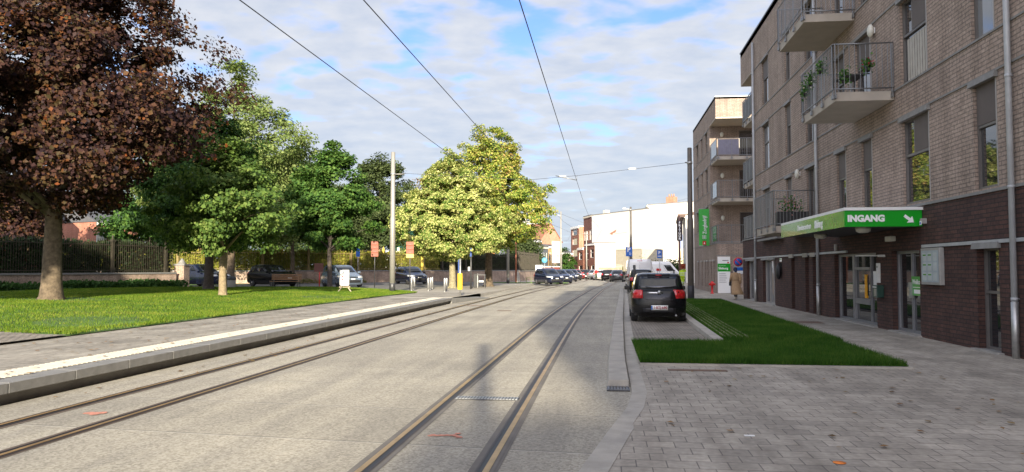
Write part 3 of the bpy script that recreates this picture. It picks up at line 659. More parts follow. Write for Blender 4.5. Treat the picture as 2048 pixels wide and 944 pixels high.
def pipe(parent, T, s, z0, z1, y=0.09, r=0.055, mat=None):
    m = M(T); m.tube([(s, y, z0), (s, y, z1)], r, mat or PIPE, 12)
    z = z0 + 1.1
    while z < z1: m.lathe([(r + .006, -.03), (r + .006, .03)], (s, y, z), mat or PIPE, 12); m.box(s - .015, s + .015, -.0, y, z - .015, z + .015, GREY_STEEL); z += 2.1
    m.tube([(s, y, z0), (s, y, z0 + 1.05)], r + .008, GALV, 12)
    return m.build('downpipe', parent)
def wall_lamp(parent, T, s, z):
    m = M(T); m.box(s - .06, s + .06, 0.002, .05, z - .08, z + .08, WHITE); m.ball((s, .11, z), (.13, .09, .19), pm('lamp_glass', (0.62, 0.60, 0.52), 0.4)); return m.build('wall_lamp', parent)

# ------------------------------------------------------------------ near apartment building
TN = frame_T(7.65, 0, 0, 1, -1, 0)
NB = thing('apartment_building', 'long brown brick apartment block with dark brick ground floor, nearest on the right', 'building', (0, 0, 0), group=None)
Z1, SILL, HEAD, TOP = 3.25, (3.32, 6.42, 9.54), (5.48, 8.58, 11.70), 13.75
YF = 40.0          # upper floors end here, ground floor and attic run on to 43
cols_all = [(15.66, 16.58, 'w'), (18.74, 20.34, 'W'), (22.55, 23.45, 'n'), (24.9, 25.86, 'n'), (28.2, 29.6, 'd'), (31.85, 32.8, 'n'), (35.95, 37.35, 'w')]
cols_all += [(y, y + w, t) for (y, w, t) in ((12.2, .95, 'n'), (9.0, 1.6, 'W'), (5.2, .95, 'w'), (2.0, 1.6, 'W'), (-2.0, .95, 'n'), (-5.5, 1.6, 'W'))]
ops = []; wins = []
for fl in range(3):
    for (a, b, t) in cols_all:
        z0, z1 = SILL[fl], HEAD[fl]
        if fl == 0 and t == 'd': z0 = 3.34
        if fl == 1 and abs(a - 22.55) < .01: b = 23.85
        if fl == 2 and abs(a - 24.9) < .01: b = 26.0
        ops.append((a, b, z0, z1)); wins.append((a, b, z0, z1, t, fl))
gops = [(15.72, 16.6, 0.06, 2.12), (19.45, 21.25, 0.06, 2.16), (22.4, 26.3, 0.06, 2.16), (28.45, 28.95, 0.06, 2.12), (29.5, 30.0, 0.06, 2.12), (31.6, 32.15, 0.06, 2.12), (35.2, 37.8, 0.06, 2.12), (39.7, 41.9, 0.06, 2.12),
        (12.0, 13.0, .06, 2.12), (8.0, 9.6, .06, 2.12), (3, 4.6, .06, 2.12)]
m = M(TN); wall(m, -8, 43, 0.0, Z1, gops, BR_DARK, .22); m.build('ground_floor_wall', NB)
m = M(TN); wall(m, -8, YF, Z1, 11.95, ops, BR_TAN, .13); wall(m, -8, 43, 11.95, TOP, [], BR_TAN)
m.quad((YF, 0, Z1), (YF, -12, Z1), (YF, -12, 11.95), (YF, 0, 11.95), BR_TAN); m.quad((43, 0, 11.95), (43, -12, 11.95), (43, -12, TOP), (43, 0, TOP), BR_TAN)
m.quad((43, 0, 0), (43, -12, 0), (43, -12, Z1), (43, 0, Z1), BR_DARK); m.quad((-8, 0, 0), (-8, -12, 0), (-8, -12, TOP), (-8, 0, TOP), BR_TAN)
m.quad((-8, -12, 0), (43, -12, 0), (43, -12, TOP), (-8, -12, TOP), BR_TAN)
m.build('upper_wall', NB)
m = M(TN); m.box(YF, 43, -12, 0, 11.9, 11.949, CONC_B); m.build('soffit', NB); m = M(TN); m.box(YF, 43, -12, 0, Z1 - .06, Z1 - .001, CONC_B); m.build('terrace_floor', NB); m = M(TN); m.box(-8, 43, -12, 0.0, TOP - .25, TOP - .02, pm('roof_felt', (0.08, 0.08, 0.085), 0.9)); m.build('roof', NB)
m = M(TN); m.box(-8, 14, -9, -.01, TOP - .01, 16.6, BR_TAN); m.build('shading_storey', NB)  # unseen storey above the frame, added to lengthen the block's road shadow
m = M(TN)
for z in (Z1 - .03,): m.box(-8, 43.02, -.0, .035, z, z + .06, STONE)
for k in range(3):
    for z in (SILL[k] - .045, HEAD[k] + .10):
        if k == 0 and z < 3.3: continue
        m.box(-8, YF + .01, -.0, .028, z, z + .045, STONE)
m.box(-8, 43.03, -.3, .04, TOP - .02, TOP + .05, GREY_STEEL)
# long slim lintel above the ground-floor openings
for a, b in ((-8, 19.2), (24.9, 43.0)): m.box(a, b, 0.0, .05, 2.20, 2.27, PIPE)
m.build('string_course', NB)
HANDLE = pm('door_handle_yellow', (0.85, 0.38, 0.0), 0.5)
for i, (a, b, z0, z1, t, fl) in enumerate(wins):
    mid = z0 + (z1 - z0) * (.60 if t != 'W' else .58)
    kw = dict(lintel=STONE if True else None)
    if t == 'n': w = window(NB, TN, a, b, z0, z1, bars_h=(mid,), blind=mid + .03, **kw)
    elif t == 'w': w = window(NB, TN, a, b, z0, z1, bars_h=(mid,), blind=(mid + .03 if fl != 1 else None), pane=GLASS if fl != 1 else GLASS_C, **kw)
    elif t == 'W':
        v = a + (b - a) * .62
        w = window(NB, TN, a, b, z0, z1, bars_h=(mid,), f=0.06, **kw)
        q = M(TN); q.box(v - .03, v + .03, -.13, -.066, mid + .03, z1 - .06, FRAME_AL); q.build('mullion', w)
        q = M(TN); q.box(a + .06, v - .03, -.066, -.056, mid + .03, z1 - .02, BLIND); q.build('blind', w)
        if fl == 1:
            q = M(TN)
            for k in range(9): q.box(a + .1 + .15 * k, a + .22 + .15 * k, -.117, -.112, z0 + .07, mid - .1, CURTAIN)
            q.build('curtain', w)
    else: w = window(NB, TN, a, b, z0, z1, bars_v=((a + b) / 2,), pane=GLASS, **kw)
    # pale reveal strips left and right as on the facade
    q = M(TN); q.box(a - .035, a, -.10, .012, z0, z1, FRAME_L); q.build('reveal_trim', w)
# ground-floor windows and doors
window(NB, TN, 15.72, 16.6, .06, 2.12, bars_h=(1.22,), y=-.2, fr=FRAME_AL, lintel=STONE, sill=STONE)
for a, b in ((28.45, 28.95), (29.5, 30.0), (31.6, 32.15)):
    w = window(NB, TN, a, b, .06, 2.12, y=-.2, f=.04)
    q = M(TN); q.box(a - .05, b + .05, .055, .10, 2.13, 2.28, FRAME_L); q.build('lamp_cover', w)
window(NB, TN, 35.2, 37.8, .06, 2.12, y=-.2, bars_v=(36.1, 36.9), pane=GLASS_C, fr=FRAME_L, lintel=STONE)
window(NB, TN, 39.7, 41.9, .06, 2.12, y=-.2, bars_v=(40.8,), pane=GLASS_C, fr=FRAME_L, lintel=STONE)
for a, b in ((12.0, 13.0), (8.0, 9.6), (3, 4.6)): window(NB, TN, a, b, .06, 2.12, y=-.2, bars_h=(1.4,))
ALU = pm('door_aluminium', (0.26, 0.26, 0.275), 0.45, 0.5)
d = window(NB, TN, 22.4, 26.3, .06, 2.16, name='entrance_door', fr=ALU, y=-.2, bars_v=(23.3, 24.72,), f=.07)
q = M(TN); q.box(23.35, 24.67, -.2, -.13, .62, .78, ALU); q.box(23.35, 24.67, -.2, -.13, 1.66, 1.74, ALU); q.box(24.66, 24.84, -.2, -.12, .1, 2.12, ALU); q.build('door_rail', d)
q = M(TN); q.box(23.42, 23.60, -.11, -.07, .82, 1.52, HANDLE); q.build('push_pad', d)
q = M(TN); q.tube([(23.30, -.07, .9), (23.30, -.07, 1.5)], .02, BLACK, 8); q.box(23.29, 23.31, -.13, -.07, 1.0, 1.03, BLACK); q.build('handle', d)
q = M(TN); q.box(22.60, 22.98, -.115, -.11, 1.15, 1.62, WHITE_S); q.build('poster', d)
d = window(NB, TN, 19.45, 21.25, .06, 2.16, name='glass_door', fr=ALU, y=-.2, bars_v=(20.3,), f=.075)
q = M(TN); q.box(19.53, 20.25, -.118, -.112, 1.02, 1.50, GREEN_S); q.build('welcome_sticker', d)
text('Welkom', .17, WHITE_S, TN @ Matrix.Translation((19.89, -.108, 1.36)) @ Matrix.Rotation(R(90), 4, 'X') @ Matrix.Diagonal((-1, 1, 1, 1)), 'welcome_lettering', d, .001, .004)
q = M(TN); q.box(19.6, 20.1, -.110, -.106, 1.07, 1.17, WHITE_S); q.box(19.6, 20.15, -.110, -.106, 1.22, 1.235, WHITE_S); q.build('welcome_lines', d)
q = M(TN); q.box(20.2, 20.28, -.137, -.05, .95, 1.35, GALV); q.build('handle', d)
# threshold stones
for a, b in ((19.4, 21.3), (22.35, 26.35), (15.6, 16.7), (35.1, 37.9), (39.6, 42.0)): m = M(TN); m.box(a, b, -.2, .12, .031, .062, CONC); m.build('threshold', NB)
for s in (15.02, 27.95, 39.15): pipe(NB, TN, s, 0.03, 12.9 if s < 39 else 13.25)
for s, z in ((22.15, 8.45), (30.55, 5.42)): wall_lamp(NB, TN, s, z)
balcony(NB, TN, 20.82, 24.0, 1.5, 6.42, open_side=None)
balcony(NB, TN, 23.8, 27.05, 1.5, 9.55)
balcony(NB, TN, 28.22, 31.5, 1.5, 3.25, step=.11)
for k, z in enumerate((9.75, 6.35, 3.3)): balcony(NB, TN, 40.05, 42.75, -.08, z + (.0), th=.24, h=1.2, y0=-3.2, panel=GLASS_P if k else GLASS_P)
# unseen neighbours behind the camera, roof heights shaped to shade the road
def row_house(name, label, y0, y1, z, mat, gable=0.0, depth=11, chim=()):
    b = thing(name, label, 'building', (0, 0, 0)); m = M(TN)
    ops = [(y0 + 1 + 2.4 * i, y0 + 2.1 + 2.4 * i, .9 + 3 * j, 2.5 + 3 * j) for i in range(int((y1 - y0 - 1) / 2.4)) for j in range(int((z - 1) / 3))]
    wall(m, y0, y1, 0, z, ops, mat, .12); m.quad((y0, 0, 0), (y0, -depth, 0), (y0, -depth, z), (y0, 0, z), mat); m.quad((y1, 0, 0), (y1, -depth, 0), (y1, -depth, z), (y1, 0, z), mat); m.quad((y0, -depth, 0), (y1, -depth, 0), (y1, -depth, z), (y0, -depth, z), mat)
    m.build('wall', b)
    r = M(TN); zc = z + gable
    r.add([(y0, .2, z), (y1, .2, z), (y1, -depth, z), (y0, -depth, z), (y0, -depth / 2, zc + .05), (y1, -depth / 2, zc + .05)], [(0, 1, 5, 4), (2, 3, 4, 5), (0, 4, 3), (1, 2, 5), (0, 3, 2, 1)], ROOF_R); rf = r.build('roof', b)
    for (cy, cz) in chim: c = M(TN); c.box(cy, cy + .7, -1.6, -.8, z - .2, cz, mat); c.build('chimney', rf)
    for o in ops: window(b, TN, *o, bars_h=(o[2] + 1.0,), fr=WHITE)
    return b

row_house('unseen_house', 'unseen brick house behind the camera by the near block, height set for road shade', -27, -8.05, 18.4, BR_RED)
row_house('unseen_house', 'unseen tan brick house second behind the camera, height set for road shade', -39.5, -27.05, 17.6, BR_TAN)
row_house('unseen_house', 'unseen low brick house with a chimney behind the camera, shaped for road shade', -50.6, -39.55, 13.6, BR_RED, 0.4, chim=((-44.6, 15.8),))
row_house('unseen_house', 'unseen taller brick house farthest back behind the camera, shaped for road shade', -62, -50.65, 16.6, BR_TAN, 0.4)

# ------------------------------------------------------------------ entrance canopy
cx0, cx1 = 5.85, 7.60
t_ = thing('entrance_canopy', 'flat green entrance canopy with white INGANG lettering above the glass doors', 'canopy', (6.7, 22.5, 2.72))
m = M(); m.box(cx0 - 6.7 + .02, 1.0, -3.28, 3.28, 0.02, .42, pm('canopy_dark', (0.035, 0.035, 0.04), 0.6)); m.build('canopy_body', t_)
m = M(); m.box(cx0 - 6.72, 1.0, -3.34, 3.32, .40, .47, WHITE); m.build('top_trim', t_)
m = M(); m.box(cx0 - 6.7, .93, -3.31, -3.285, .0, .398, GREEN_S); m.build('front_panel', t_)
m = M(); m.box(cx0 - 6.72, cx0 - 6.69, -3.28, 3.3, .0, .398, GREEN_L); m.build('side_panel', t_)
TF = basis((0, -3.312, 0), (1, 0, 0), (0, 0, 1), (0, -1, 0))
text('INGANG', .215, WHITE_S, TF @ Matrix.Translation((-.36, .195, 0)), 'lettering', t_, .003, .012, sx=1.02)
m = M(TF); a = math.radians(-38)
pts = [(-.12, -.035), (.03, -.035), (.03, -.10), (.15, 0), (.03, .10), (.03, .035), (-.12, .035)]
pts = [(p[0] * math.cos(a) - p[1] * math.sin(a) + .62, p[0] * math.sin(a) + p[1] * math.cos(a) + .19) for p in pts]
m.prism(pts, .005, WHITE_S); m.build('arrow', t_)
TS = basis((cx0 - 6.722, 0, 0), (0, -1, 0), (0, 0, 1), (-1, 0, 0))
text('Dienstencentrum', .215, WHITE_S, TS @ Matrix.Translation((-.42, .19, 0)), 'lettering', t_, .004, .006, sx=1.0)
text('Silsburg', .28, WHITE_S, TS @ Matrix.Translation((1.08, .19, 0)), 'lettering', t_, .004, .014, sx=.88)
for y in (-2.6, 1.2): m = M(); m.lathe([(.10, -.12), (.17, -.08), (.19, 0.02)], (-.2, y, 0), pm('lamp_glass', (0.62, 0.60, 0.52), 0.4), 16); m.build('ceiling_lamp', t_)
# notice board
t_ = thing('notice_board', 'grey wall-mounted glazed notice case with sheets of paper right of the glass door', 'notice board', (7.6, 18.6, 1.32))
m = M(); m.box(-.06, .048, -.52, .50, 0, .86, pm('case_grey', (0.30, 0.29, 0.27), .5)); m.build('case', t_, bevel=.012)
m = M(); m.box(-.066, -.061, -.46, .44, .06, .80, pm('board_backing', (0.30, 0.36, 0.40), 0.3)); m.build('back_panel', t_)
m = M()
for i in range(3):
    for j in range(3): y0 = -.40 + .28 * i; z0 = .10 + .23 * j; m.box(-.070, -.067, y0, y0 + .21, z0, z0 + .19, pm('paper_sheet', (0.42, 0.46, 0.46), .5))
m.build('papers', t_)
m = M()
for i in (1, 2):
    for j in range(3): y0 = -.40 + .28 * i; z0 = .10 + .23 * j; m.box(-.072, -.0705, y0 + .02, y0 + .19, z0 + .12, z0 + .15, GREEN_L)
m.build('paper_headings', t_)
t_ = thing('mailbox', 'dark green letterbox with a grey flap on the brick pier between the doors', 'letterbox', (7.6, 22.0, .9))
m = M(); m.box(-.14, .048, -.17, .17, 0, .34, pm('mailbox_green', (0.02, 0.06, 0.045), 0.4)); m.build('box', t_, bevel=.015)
m = M(); m.box(-.148, -.141, -.13, .05, .03, .24, GALV); m.build('door', t_); m = M(); m.box(-.15, -.141, -.14, .14, .27, .30, WHITE_S); m.build('flap', t_)
t_ = thing('intercom', 'tall white intercom panel with name strips above the letterbox', 'intercom', (7.63, 22.16, 1.3))
m = M(); m.box(-.04, .018, -.09, .09, 0, .55, WHITE); m.build('panel', t_, bevel=.006)
m = M(); m.box(-.046, -.041, -.03, .03, .42, .47, BLACK); m.build('speaker', t_)
t_ = thing('alarm_box', 'small white alarm box with blue sticker right under the canopy end', 'alarm', (7.55, 19.0, 2.72))
m = M(); m.box(-.03, .098, -.05, .05, .05, .18, FRAME_L); m.build('housing', t_, bevel=.01); m = M(); m.box(-.036, -.031, -.05, .05, .02, .12, WHITE_S); m.box(-.040, -.037, -.03, .03, .04, .09, BLUE_S); m.build('sticker', t_)
m = M(); m.box(7.5, 7.648, 20.9, 21.3, 2.42, 2.56, pm('lamp_glass', (0.6, 0.6, 0.5))); tag(m.build('wall_light', bevel=.02), 'pale oblong light on the dark brick above the glass door', 'lamp')
m = M(); m.box(7.57, 7.648, 25.9, 26.05, 2.28, 2.5, FRAME_L); tag(m.build('camera_box', bevel=.01), 'small grey box on the dark brick under the canopy', 'box')
m = M(); m.box(6.98, 7.55, 21.65, 22.05, 2.04, 2.062, WHITE); m.box(7.55, 7.648, 21.7, 22.0, 2.02, 2.08, WHITE); tag(m.build('door_hood'), 'thin white hood jutting out beside the glass door', 'hood')
m = M(); m.ball((7.52, 33.9, 1.55), (.12, .22, .33), BLACK); m.box(7.50, 7.648, 33.8, 34.0, 1.5, 1.95, BLACK); tag(m.build('hanging_bag'), 'black bag-like case hanging on the dark brick wall beside the footway', 'bag')
m = M(); m.box(7.62, 7.648, 33.8, 34.1, 2.0, 2.15, WHITE_S); m.box(7.617, 7.62, 33.82, 34.08, 2.08, 2.14, GREEN_S); tag(m.build('aid_sign'), 'small green and white sign above the hanging black case', 'sign')
m = M(); m.box(7.35, 7.648, 33.4, 37.6, 3.0, 3.09, STONE); NBs = m.build('ledge', NB)

# balcony furniture and plants
def bush(name, label, c, r, n, mat, size, cat='plant', pot=None, group=None, flowers=None, stem=True):
    t_ = thing(name, label, cat, c, group=group)
    rr = np.random.default_rng(abs(hash(label)) % 1000 + n) if False else np.random.default_rng(int(abs(c[0] * 31 + c[1] * 17)) + n)
    def lv(n, s, rad, m_, nm):
        q = rr.normal(size=(n, 3)) * np.array(rad) * .55 + np.array([0, 0, rad[2] + (pot or 0)])
        a = rr.normal(size=(n, 3)); a /= np.linalg.norm(a, axis=1)[:, None]; b = np.cross(a, rr.normal(size=(n, 3))); b /= np.linalg.norm(b, axis=1)[:, None]
        v = np.stack([q, q + (a + b) * s * .5, q + a * s, q + (a - b) * s * .5], 1).reshape(-1, 3)
        f = (np.arange(n)[:, None] * 4 + np.array([0, 1, 2, 0, 2, 3])).reshape(-1, 3); o_ = raw_mesh(nm, v, f, m_, t_); o_['kind'] = 'stuff'
    lv(n, size, r, mat, 'foliage')
    if flowers: lv(flowers[1], size * .8, r, flowers[0], 'flowers')
    return t_
LEAF_POT = leafmat('pot_plant_leaf', [(0.03, 0.09, 0.02), (0.07, 0.17, 0.04), (0.14, 0.26, 0.07)])
PINK = pm('pink_flower', (0.55, 0.28, 0.26), 0.8, var=0.3); WFL = pm('cream_flower', (0.7, 0.65, 0.5), 0.8); RFL = pm('red_flower', (0.45, 0.03, 0.05), 0.8)
for (x, y, z, fl, lab) in ((6.10, 23.6, 7.2, WFL, 'leafy plant trailing at the far end of the flowered balcony railing'), (6.08, 22.9, 7.35, WFL, 'green plant hanging midway along the flowered balcony railing'), (6.1, 21.9, 7.45, WFL, 'bright green plant hanging near the corner of the flowered balcony'),
                      (6.5, 21.2, 7.0, WFL, 'plant with cream flowers on the flowered balcony'), (7.0, 20.85, 7.2, RFL, 'plant with red flowers on the near side of the flowered balcony')):
    b_ = bush('hanging_plant', lab, (x, y, z - .25), (.12, .20, .19), 150, LEAF_POT, .07, flowers=(fl, 26), group='plants on the flowered balcony')
    m = M(); m.lathe([(.06, -.10), (.09, .06)], (0, 0, .1), BLACK, 10); m.build('pot', b_)
t_ = thing('planter', 'long dark planter with pink flowers on the lowest balcony', 'planter', (6.5, 28.6, 3.26))
m = M(); m.box(-.2, .9, -.2, .15, 0, .52, BLACK); m.build('trough', t_)
b_ = bush('flowering_plant', 'pink flowering plant standing in the dark planter of the lowest balcony', (6.8, 28.55, 3.72), (.35, .15, .28), 240, LEAF_POT, .08, flowers=(PINK, 130))
t_ = thing('balcony_table', 'small dark table on the balcony with the flowers', 'table', (6.95, 22.2, 6.425))
m = M(); m.box(-.3, .3, -.4, .4, .68, .71, BLACK); m.build('table_top', t_)
for a in (-1, 1):
    for b in (-1, 1): m = M(); m.box(a * .26 - .015, a * .26 + .015, b * .36 - .015, b * .36 + .015, 0, .68, BLACK); m.build('leg', t_)

# ------------------------------------------------------------------ second block
T2 = frame_T(7.55, 0, 0, 1, -1, 0)
T2F = frame_T(0, 52, 1, 0, 0, -1)       # the end wall that faces the camera, local x = world X
B2 = thing('apartment_building', 'second brown brick apartment block with corner balconies, beyond the side street', 'building', (0, 0, 0))
TP2 = 13.4; YI = 55.0
c2 = [(56.2, 57.3), (58.9, 59.6), (61.6, 62.7)]
ops2 = [(a, b, z0, z1) for a, b in c2 for z0, z1 in ((4.6, 6.2), (7.3, 9.0), (10.2, 11.7))]
g2 = [(a, a + .55, .35, 2.2) for a in (53.2, 54.6, 56.3, 57.6, 59.6, 61.8)]
m = M(T2); wall(m, YI, 65, 3.4, 12.0, ops2, BR_TAN, .12); wall(m, 52, 65, 12.0, TP2, [], BR_TAN); wall(m, 52, 65, 0.0, 3.4, g2, BR_TAN, .12)
m.quad((65, 0, 0), (65, -12, 0), (65, -12, TP2), (65, 0, TP2), BR_TAN); m.build('street_wall', B2)
m = M(T2F); wall(m, 7.55, 19, 12.0, TP2, [], BR_TAN); m.build('attic_wall', B2); m = M(T2F); wall(m, 7.55, 19, 0, 3.4, [], BR_TAN)
dops = [(9.6, 11.6, z, z + 2.3) for z in (3.42, 6.45, 9.3)]
m.build('end_wall', B2)
T2I = frame_T(0, YI, 1, 0, 0, -1)
m = M(T2I); wall(m, 7.55, 19, 3.4, 12.0, dops, BR_TAN, .12); m.build('recessed_wall', B2)
m = M(); m.box(7.55, 19, 52, 65, TP2 - .15, TP2 - .02, MATS['roof_felt']); m.build('roof', B2); m = M(); m.box(7.552, 19, 52.002, YI, 11.9, 12.0, CONC_B); m.build('soffit', B2); m = M(); m.box(7.552, 19, 52.002, YI, 3.32, 3.399, CONC_B); m.build('terrace_floor', B2)
m = M(T2)
for z in (3.38, 4.5, 6.3, 7.2, 9.1, 10.1, 11.8): m.box(YI if z > 3.5 else 52, 65, 0, .025, z, z + .04, STONE)
m.box(51.98, 65, -.2, .03, TP2 - .02, TP2 + .04, GREY_STEEL); m.build('string_course', B2)
m = M(T2F); m.box(7.5, 19, 0, .03, 2.55, 2.6, STONE); m.box(7.5, 19, 0, .03, 3.38, 3.44, STONE); m.box(7.52, 19, -.2, .03, TP2 - .02, TP2 + .04, GREY_STEEL); m.build('string_course', B2)
for a, b in c2:
    for z0, z1 in ((4.6, 6.2), (7.3, 9.0), (10.2, 11.7)): window(B2, T2, a, b, z0, z1, bars_h=(z0 + (z1 - z0) * .55,), lintel=STONE)
for (a, b, c, d) in g2:
    w = window(B2, T2, a, b, c, d, f=.04); q = M(T2); q.box(a, b, .004, .1, d, d + .12, FRAME_L); q.build('lamp_cover', w)
for o in dops: window(B2, T2I, *o, bars_v=(10.6,), name='balcony_door')
for z, scr in ((3.45, None), (6.45, None), (9.3, BLACK)): 
    T2B = frame_T(0, 52.0 if z > 4 else 52.3, 1, 0, 0, -1)
    b_ = balcony(B2, T2B, 7.62, 11.5, .15 if z > 4 else .02, z, th=.24 if z > 4 else .05, h=1.2, y0=-2.9, step=.14)
    if z > 9:
        q = M(T2B); q.box(7.66, 9.05, .16, .175, z + .12, z + 1.15, pm('grey_screen', (0.20, 0.19, 0.25), 0.7)); q.build('screen_panel', b_); q = M(T2B); q.box(7.55, 7.56, -2.2, .1, z + .12, z + 1.15, GLASS_P); q.build('screen_panel', b_)
    else:
        q = M(T2B); q.box(7.55, 7.56, -1.6, .1, z + .12, z + 1.15, GLASS_P); q.build('screen_panel', b_)
for z in (5.3, 8.35, 11.3): wall_lamp(B2, T2I, 8.4, z)
# care-centre panel on the end wall
t_ = thing('welcome_sign', 'tall white panel with a green band reading Silsburg on the end wall', 'sign', (7.98, 51.95, 0.05))
m = M(); m.box(-.41, .41, -.04, .045, 0, 2.45, WHITE_S); m.build('panel', t_); m = M(); m.box(-.412, .412, -.046, -.041, 1.45, 1.98, GREEN_S); m.build('green_band', t_)
TI = basis((0, -.048, 0), (1, 0, 0), (0, 0, 1), (0, -1, 0))
text('Silsburg', .2, WHITE_S, TI @ Matrix.Translation((-.05, 1.66, 0)), 'lettering', t_, .002, .006); text('dienstencentrum', .065, WHITE_S, TI @ Matrix.Translation((-.1, 1.84, 0)), 'lettering', t_, .002)
m = M(TI); m.box(-.1, .3, 2.17, 2.22, -.001, .003, GREY_STEEL); m.box(.22, .32, 2.0, 2.1, -.001, .003, RED_S)
m.build('emblem_bar', t_)
for i in range(5): m = M(TI); m.box(-.33, .1 + .05 * (i % 3), 1.28 - .14 * i, 1.31 - .14 * i, -.001, .003, GREY_STEEL); m.build('text_line', t_)
# green banner
t_ = thing('banner', 'green vertical banner reading Zorgbedrijf hung out from the second block', 'banner', (7.15, 55.4, 3.35))
m = M(); vs = []
for j in range(13):
    for i in range(3): vs.append((-.36 + .36 * i, .03 * math.sin(j * .7 + i * 1.3), 2.65 * j / 12))
m.add(vs, [(j * 3 + i, j * 3 + i + 1, j * 3 + i + 4, j * 3 + i + 3) for j in range(12) for i in range(2)], pm('banner_green', (0.05, 0.42, 0.06), 0.6, var=.08)); bo = m.build('cloth', t_)
sd = bo.modifiers.new('thick', 'SOLIDIFY'); sd.thickness = .006
m = M(); m.tube([(-.38, 0, 2.66), (.42, 0, 2.66)], .015, GALV, 6); m.tube([(-.38, 0, -.01), (.42, 0, -.01)], .015, GALV, 6); m.build('rods', t_)
TB = basis((0, -.06, 0), (0, 0, 1), (-1, 0, 0), (0, -1, 0))
text('Zorgbedrijf', .36, WHITE_S, TB @ Matrix.Translation((1.5, -.04, 0)), 'lettering', t_, .002, .006, sx=.8)
m = M()
for a in (-.07, .07):
    for b in (-.07, .07): 
        ring = [(a + .06 * math.cos(2 * math.pi * k / 12), -.065, .62 + b + .06 * math.sin(2 * math.pi * k / 12)) for k in range(13)]; m.tube(ring, .014, WHITE_S, 5, cap=False)
m.build('clover_emblem', t_); m = M(); m.box(-.12, .12, -.07, -.06, .05, .33, RED_S); m.add([(-.05, -.073, .12), (.05, -.073, .12), (0, -.073, .27)], [(0, 1, 2)], WHITE_S); m.build('red_badge', t_)
# round no-parking sign and the plates under it
t_ = thing('road_sign', 'round no-parking sign with plates under it at the near block corner', 'sign', (7.42, 43.25, 1.95))
m = M(); m.lathe([(.25, 0), (.25, .02)], (0, -.02, .12), RED_S, 20, axis='y'); m.lathe([(.19, 0), (.19, .004)], (0, -.026, .12), BLUE_S, 20, axis='y'); a = R(45); m.prism([(-.20 * math.cos(a) - .02, .12 + .2 * math.sin(a) - .02), (-.2 * math.cos(a) + .02, .12 + .2 * math.sin(a) + .02), (.2 * math.cos(a) + .02, .12 - .2 * math.sin(a) + .02), (.2 * math.cos(a) - .02, .12 - .2 * math.sin(a) - .02)], -.032, RED_S, axis='y', a0=-.027); m.build('disc', t_)
m = M(); m.box(-.25, .25, -.015, 0, -.36, -.18, BLUE_S); m.box(-.25, .25, -.015, 0, -.55, -.39, WHITE_S); m.build('plates', t_); m = M(); m.box(-.2, .3, 0.001, .02, -.5, .1, GALV); m.build('bracket', t_)
# hydrant
t_ = thing('fire_hydrant', 'red fire hydrant standing by the corner of the second block', 'hydrant', (7.1, 51.3, .03))
m = M(); m.lathe([(.13, 0), (.13, .05), (.07, .06), (.07, .5), (.12, .52), (.12, .72), (.09, .78), (.04, .84)], (0, 0, 0), RED_S, 14); m.build('barrel', t_)
for s in (-1, 1): m = M(); m.lathe([(.055, 0), (.055, .1), (.07, .1), (.07, .15)], (0, 0, .62), RED_S, 10, axis='x'); o = m.build('outlet', t_); o.scale = (s * 1.4, 1, 1)

# ------------------------------------------------------------------ vehicles
def paint(name, c, metal=0.3): return pm(name, c, 0.22, metal, var=0.03, coat=0.8)
P_BLACK = pm('black_car_paint', (0.005, 0.005, 0.006), 0.25, 0.0, var=.03, coat=0.15, ior=1.36); P_NAVY = paint('navy_car_paint', (0.009, 0.014, 0.040)); P_SILV = paint('silver_blue_paint', (0.20, 0.26, 0.34), .5)
P_DGREY = paint('dark_grey_paint', (0.05, 0.05, 0.055), .4); P_WHITE = paint('white_car_paint', (0.72, 0.72, 0.72), 0.0); P_GREY = paint('grey_car_paint', (0.22, 0.23, 0.24), .4); P_RED = paint('red_car_paint', (0.35, 0.02, 0.02), .1); P_BLUE = paint('blue_car_paint', (0.02, 0.06, 0.20), .3)
TAIL = pm('tail_light_red', (0.50, 0.012, 0.015), 0.15, coat=1.0, var=.3, scale=14); HEADL = pm('head_light', (0.62, 0.64, 0.66), 0.1, 0.3, coat=1.0); PLATE = pm('number_plate', (0.75, 0.75, 0.72), 0.4); DREDP = pm('plate_red', (0.35, 0.02, 0.03), 0.5)
def ring(xf, xr, hw, r, zf, zr, bow=.10, bowr=.05):
    """64 points, starting at front centre, going round by the left side"""
    pts = []
    r = min(r, hw * .9, (xf - xr) * .45)
    def yy(i, n): return hw - r if n == 0 else (hw - r) * i / n
    for i in range(4): pts.append((xf, (hw - r) * i / 4))
    for i in range(4): a = math.pi / 2 * i / 4; pts.append((xf - r + r * math.cos(a), hw - r + r * math.sin(a)))
    for i in range(16): pts.append((xf - r + (xr - xf + 2 * r) * i / 16, hw))
    for i in range(4): a = math.pi / 2 * i / 4; pts.append((xr + r - r * math.sin(a), hw - r + r * math.cos(a)))
    for i in range(8): pts.append((xr, (hw - r) * (1 - i / 4)))
    for i in range(4): a = math.pi / 2 * i / 4; pts.append((xr + r - r * math.cos(a), -(hw - r) - r * math.sin(a)))
    for i in range(16): pts.append((xr + r + (xf - xr - 2 * r) * i / 16, -hw))
    for i in range(4): a = math.pi / 2 * i / 4; pts.append((xf - r + r * math.sin(a), -(hw - r) - r * math.cos(a)))
    for i in range(4): pts.append((xf, -(hw - r) * (1 - i / 4)))
    out = []
    L = xf - xr
    for x, y in pts:
        t = (x - xr) / L; k = 1 - (y / hw) ** 2
        x2 = x + (bow * k * max(0, (t - .6) / .4) - bowr * k * max(0, (.3 - t) / .3))
        out.append((x2, y, zr + (zf - zr) * t))
    return out
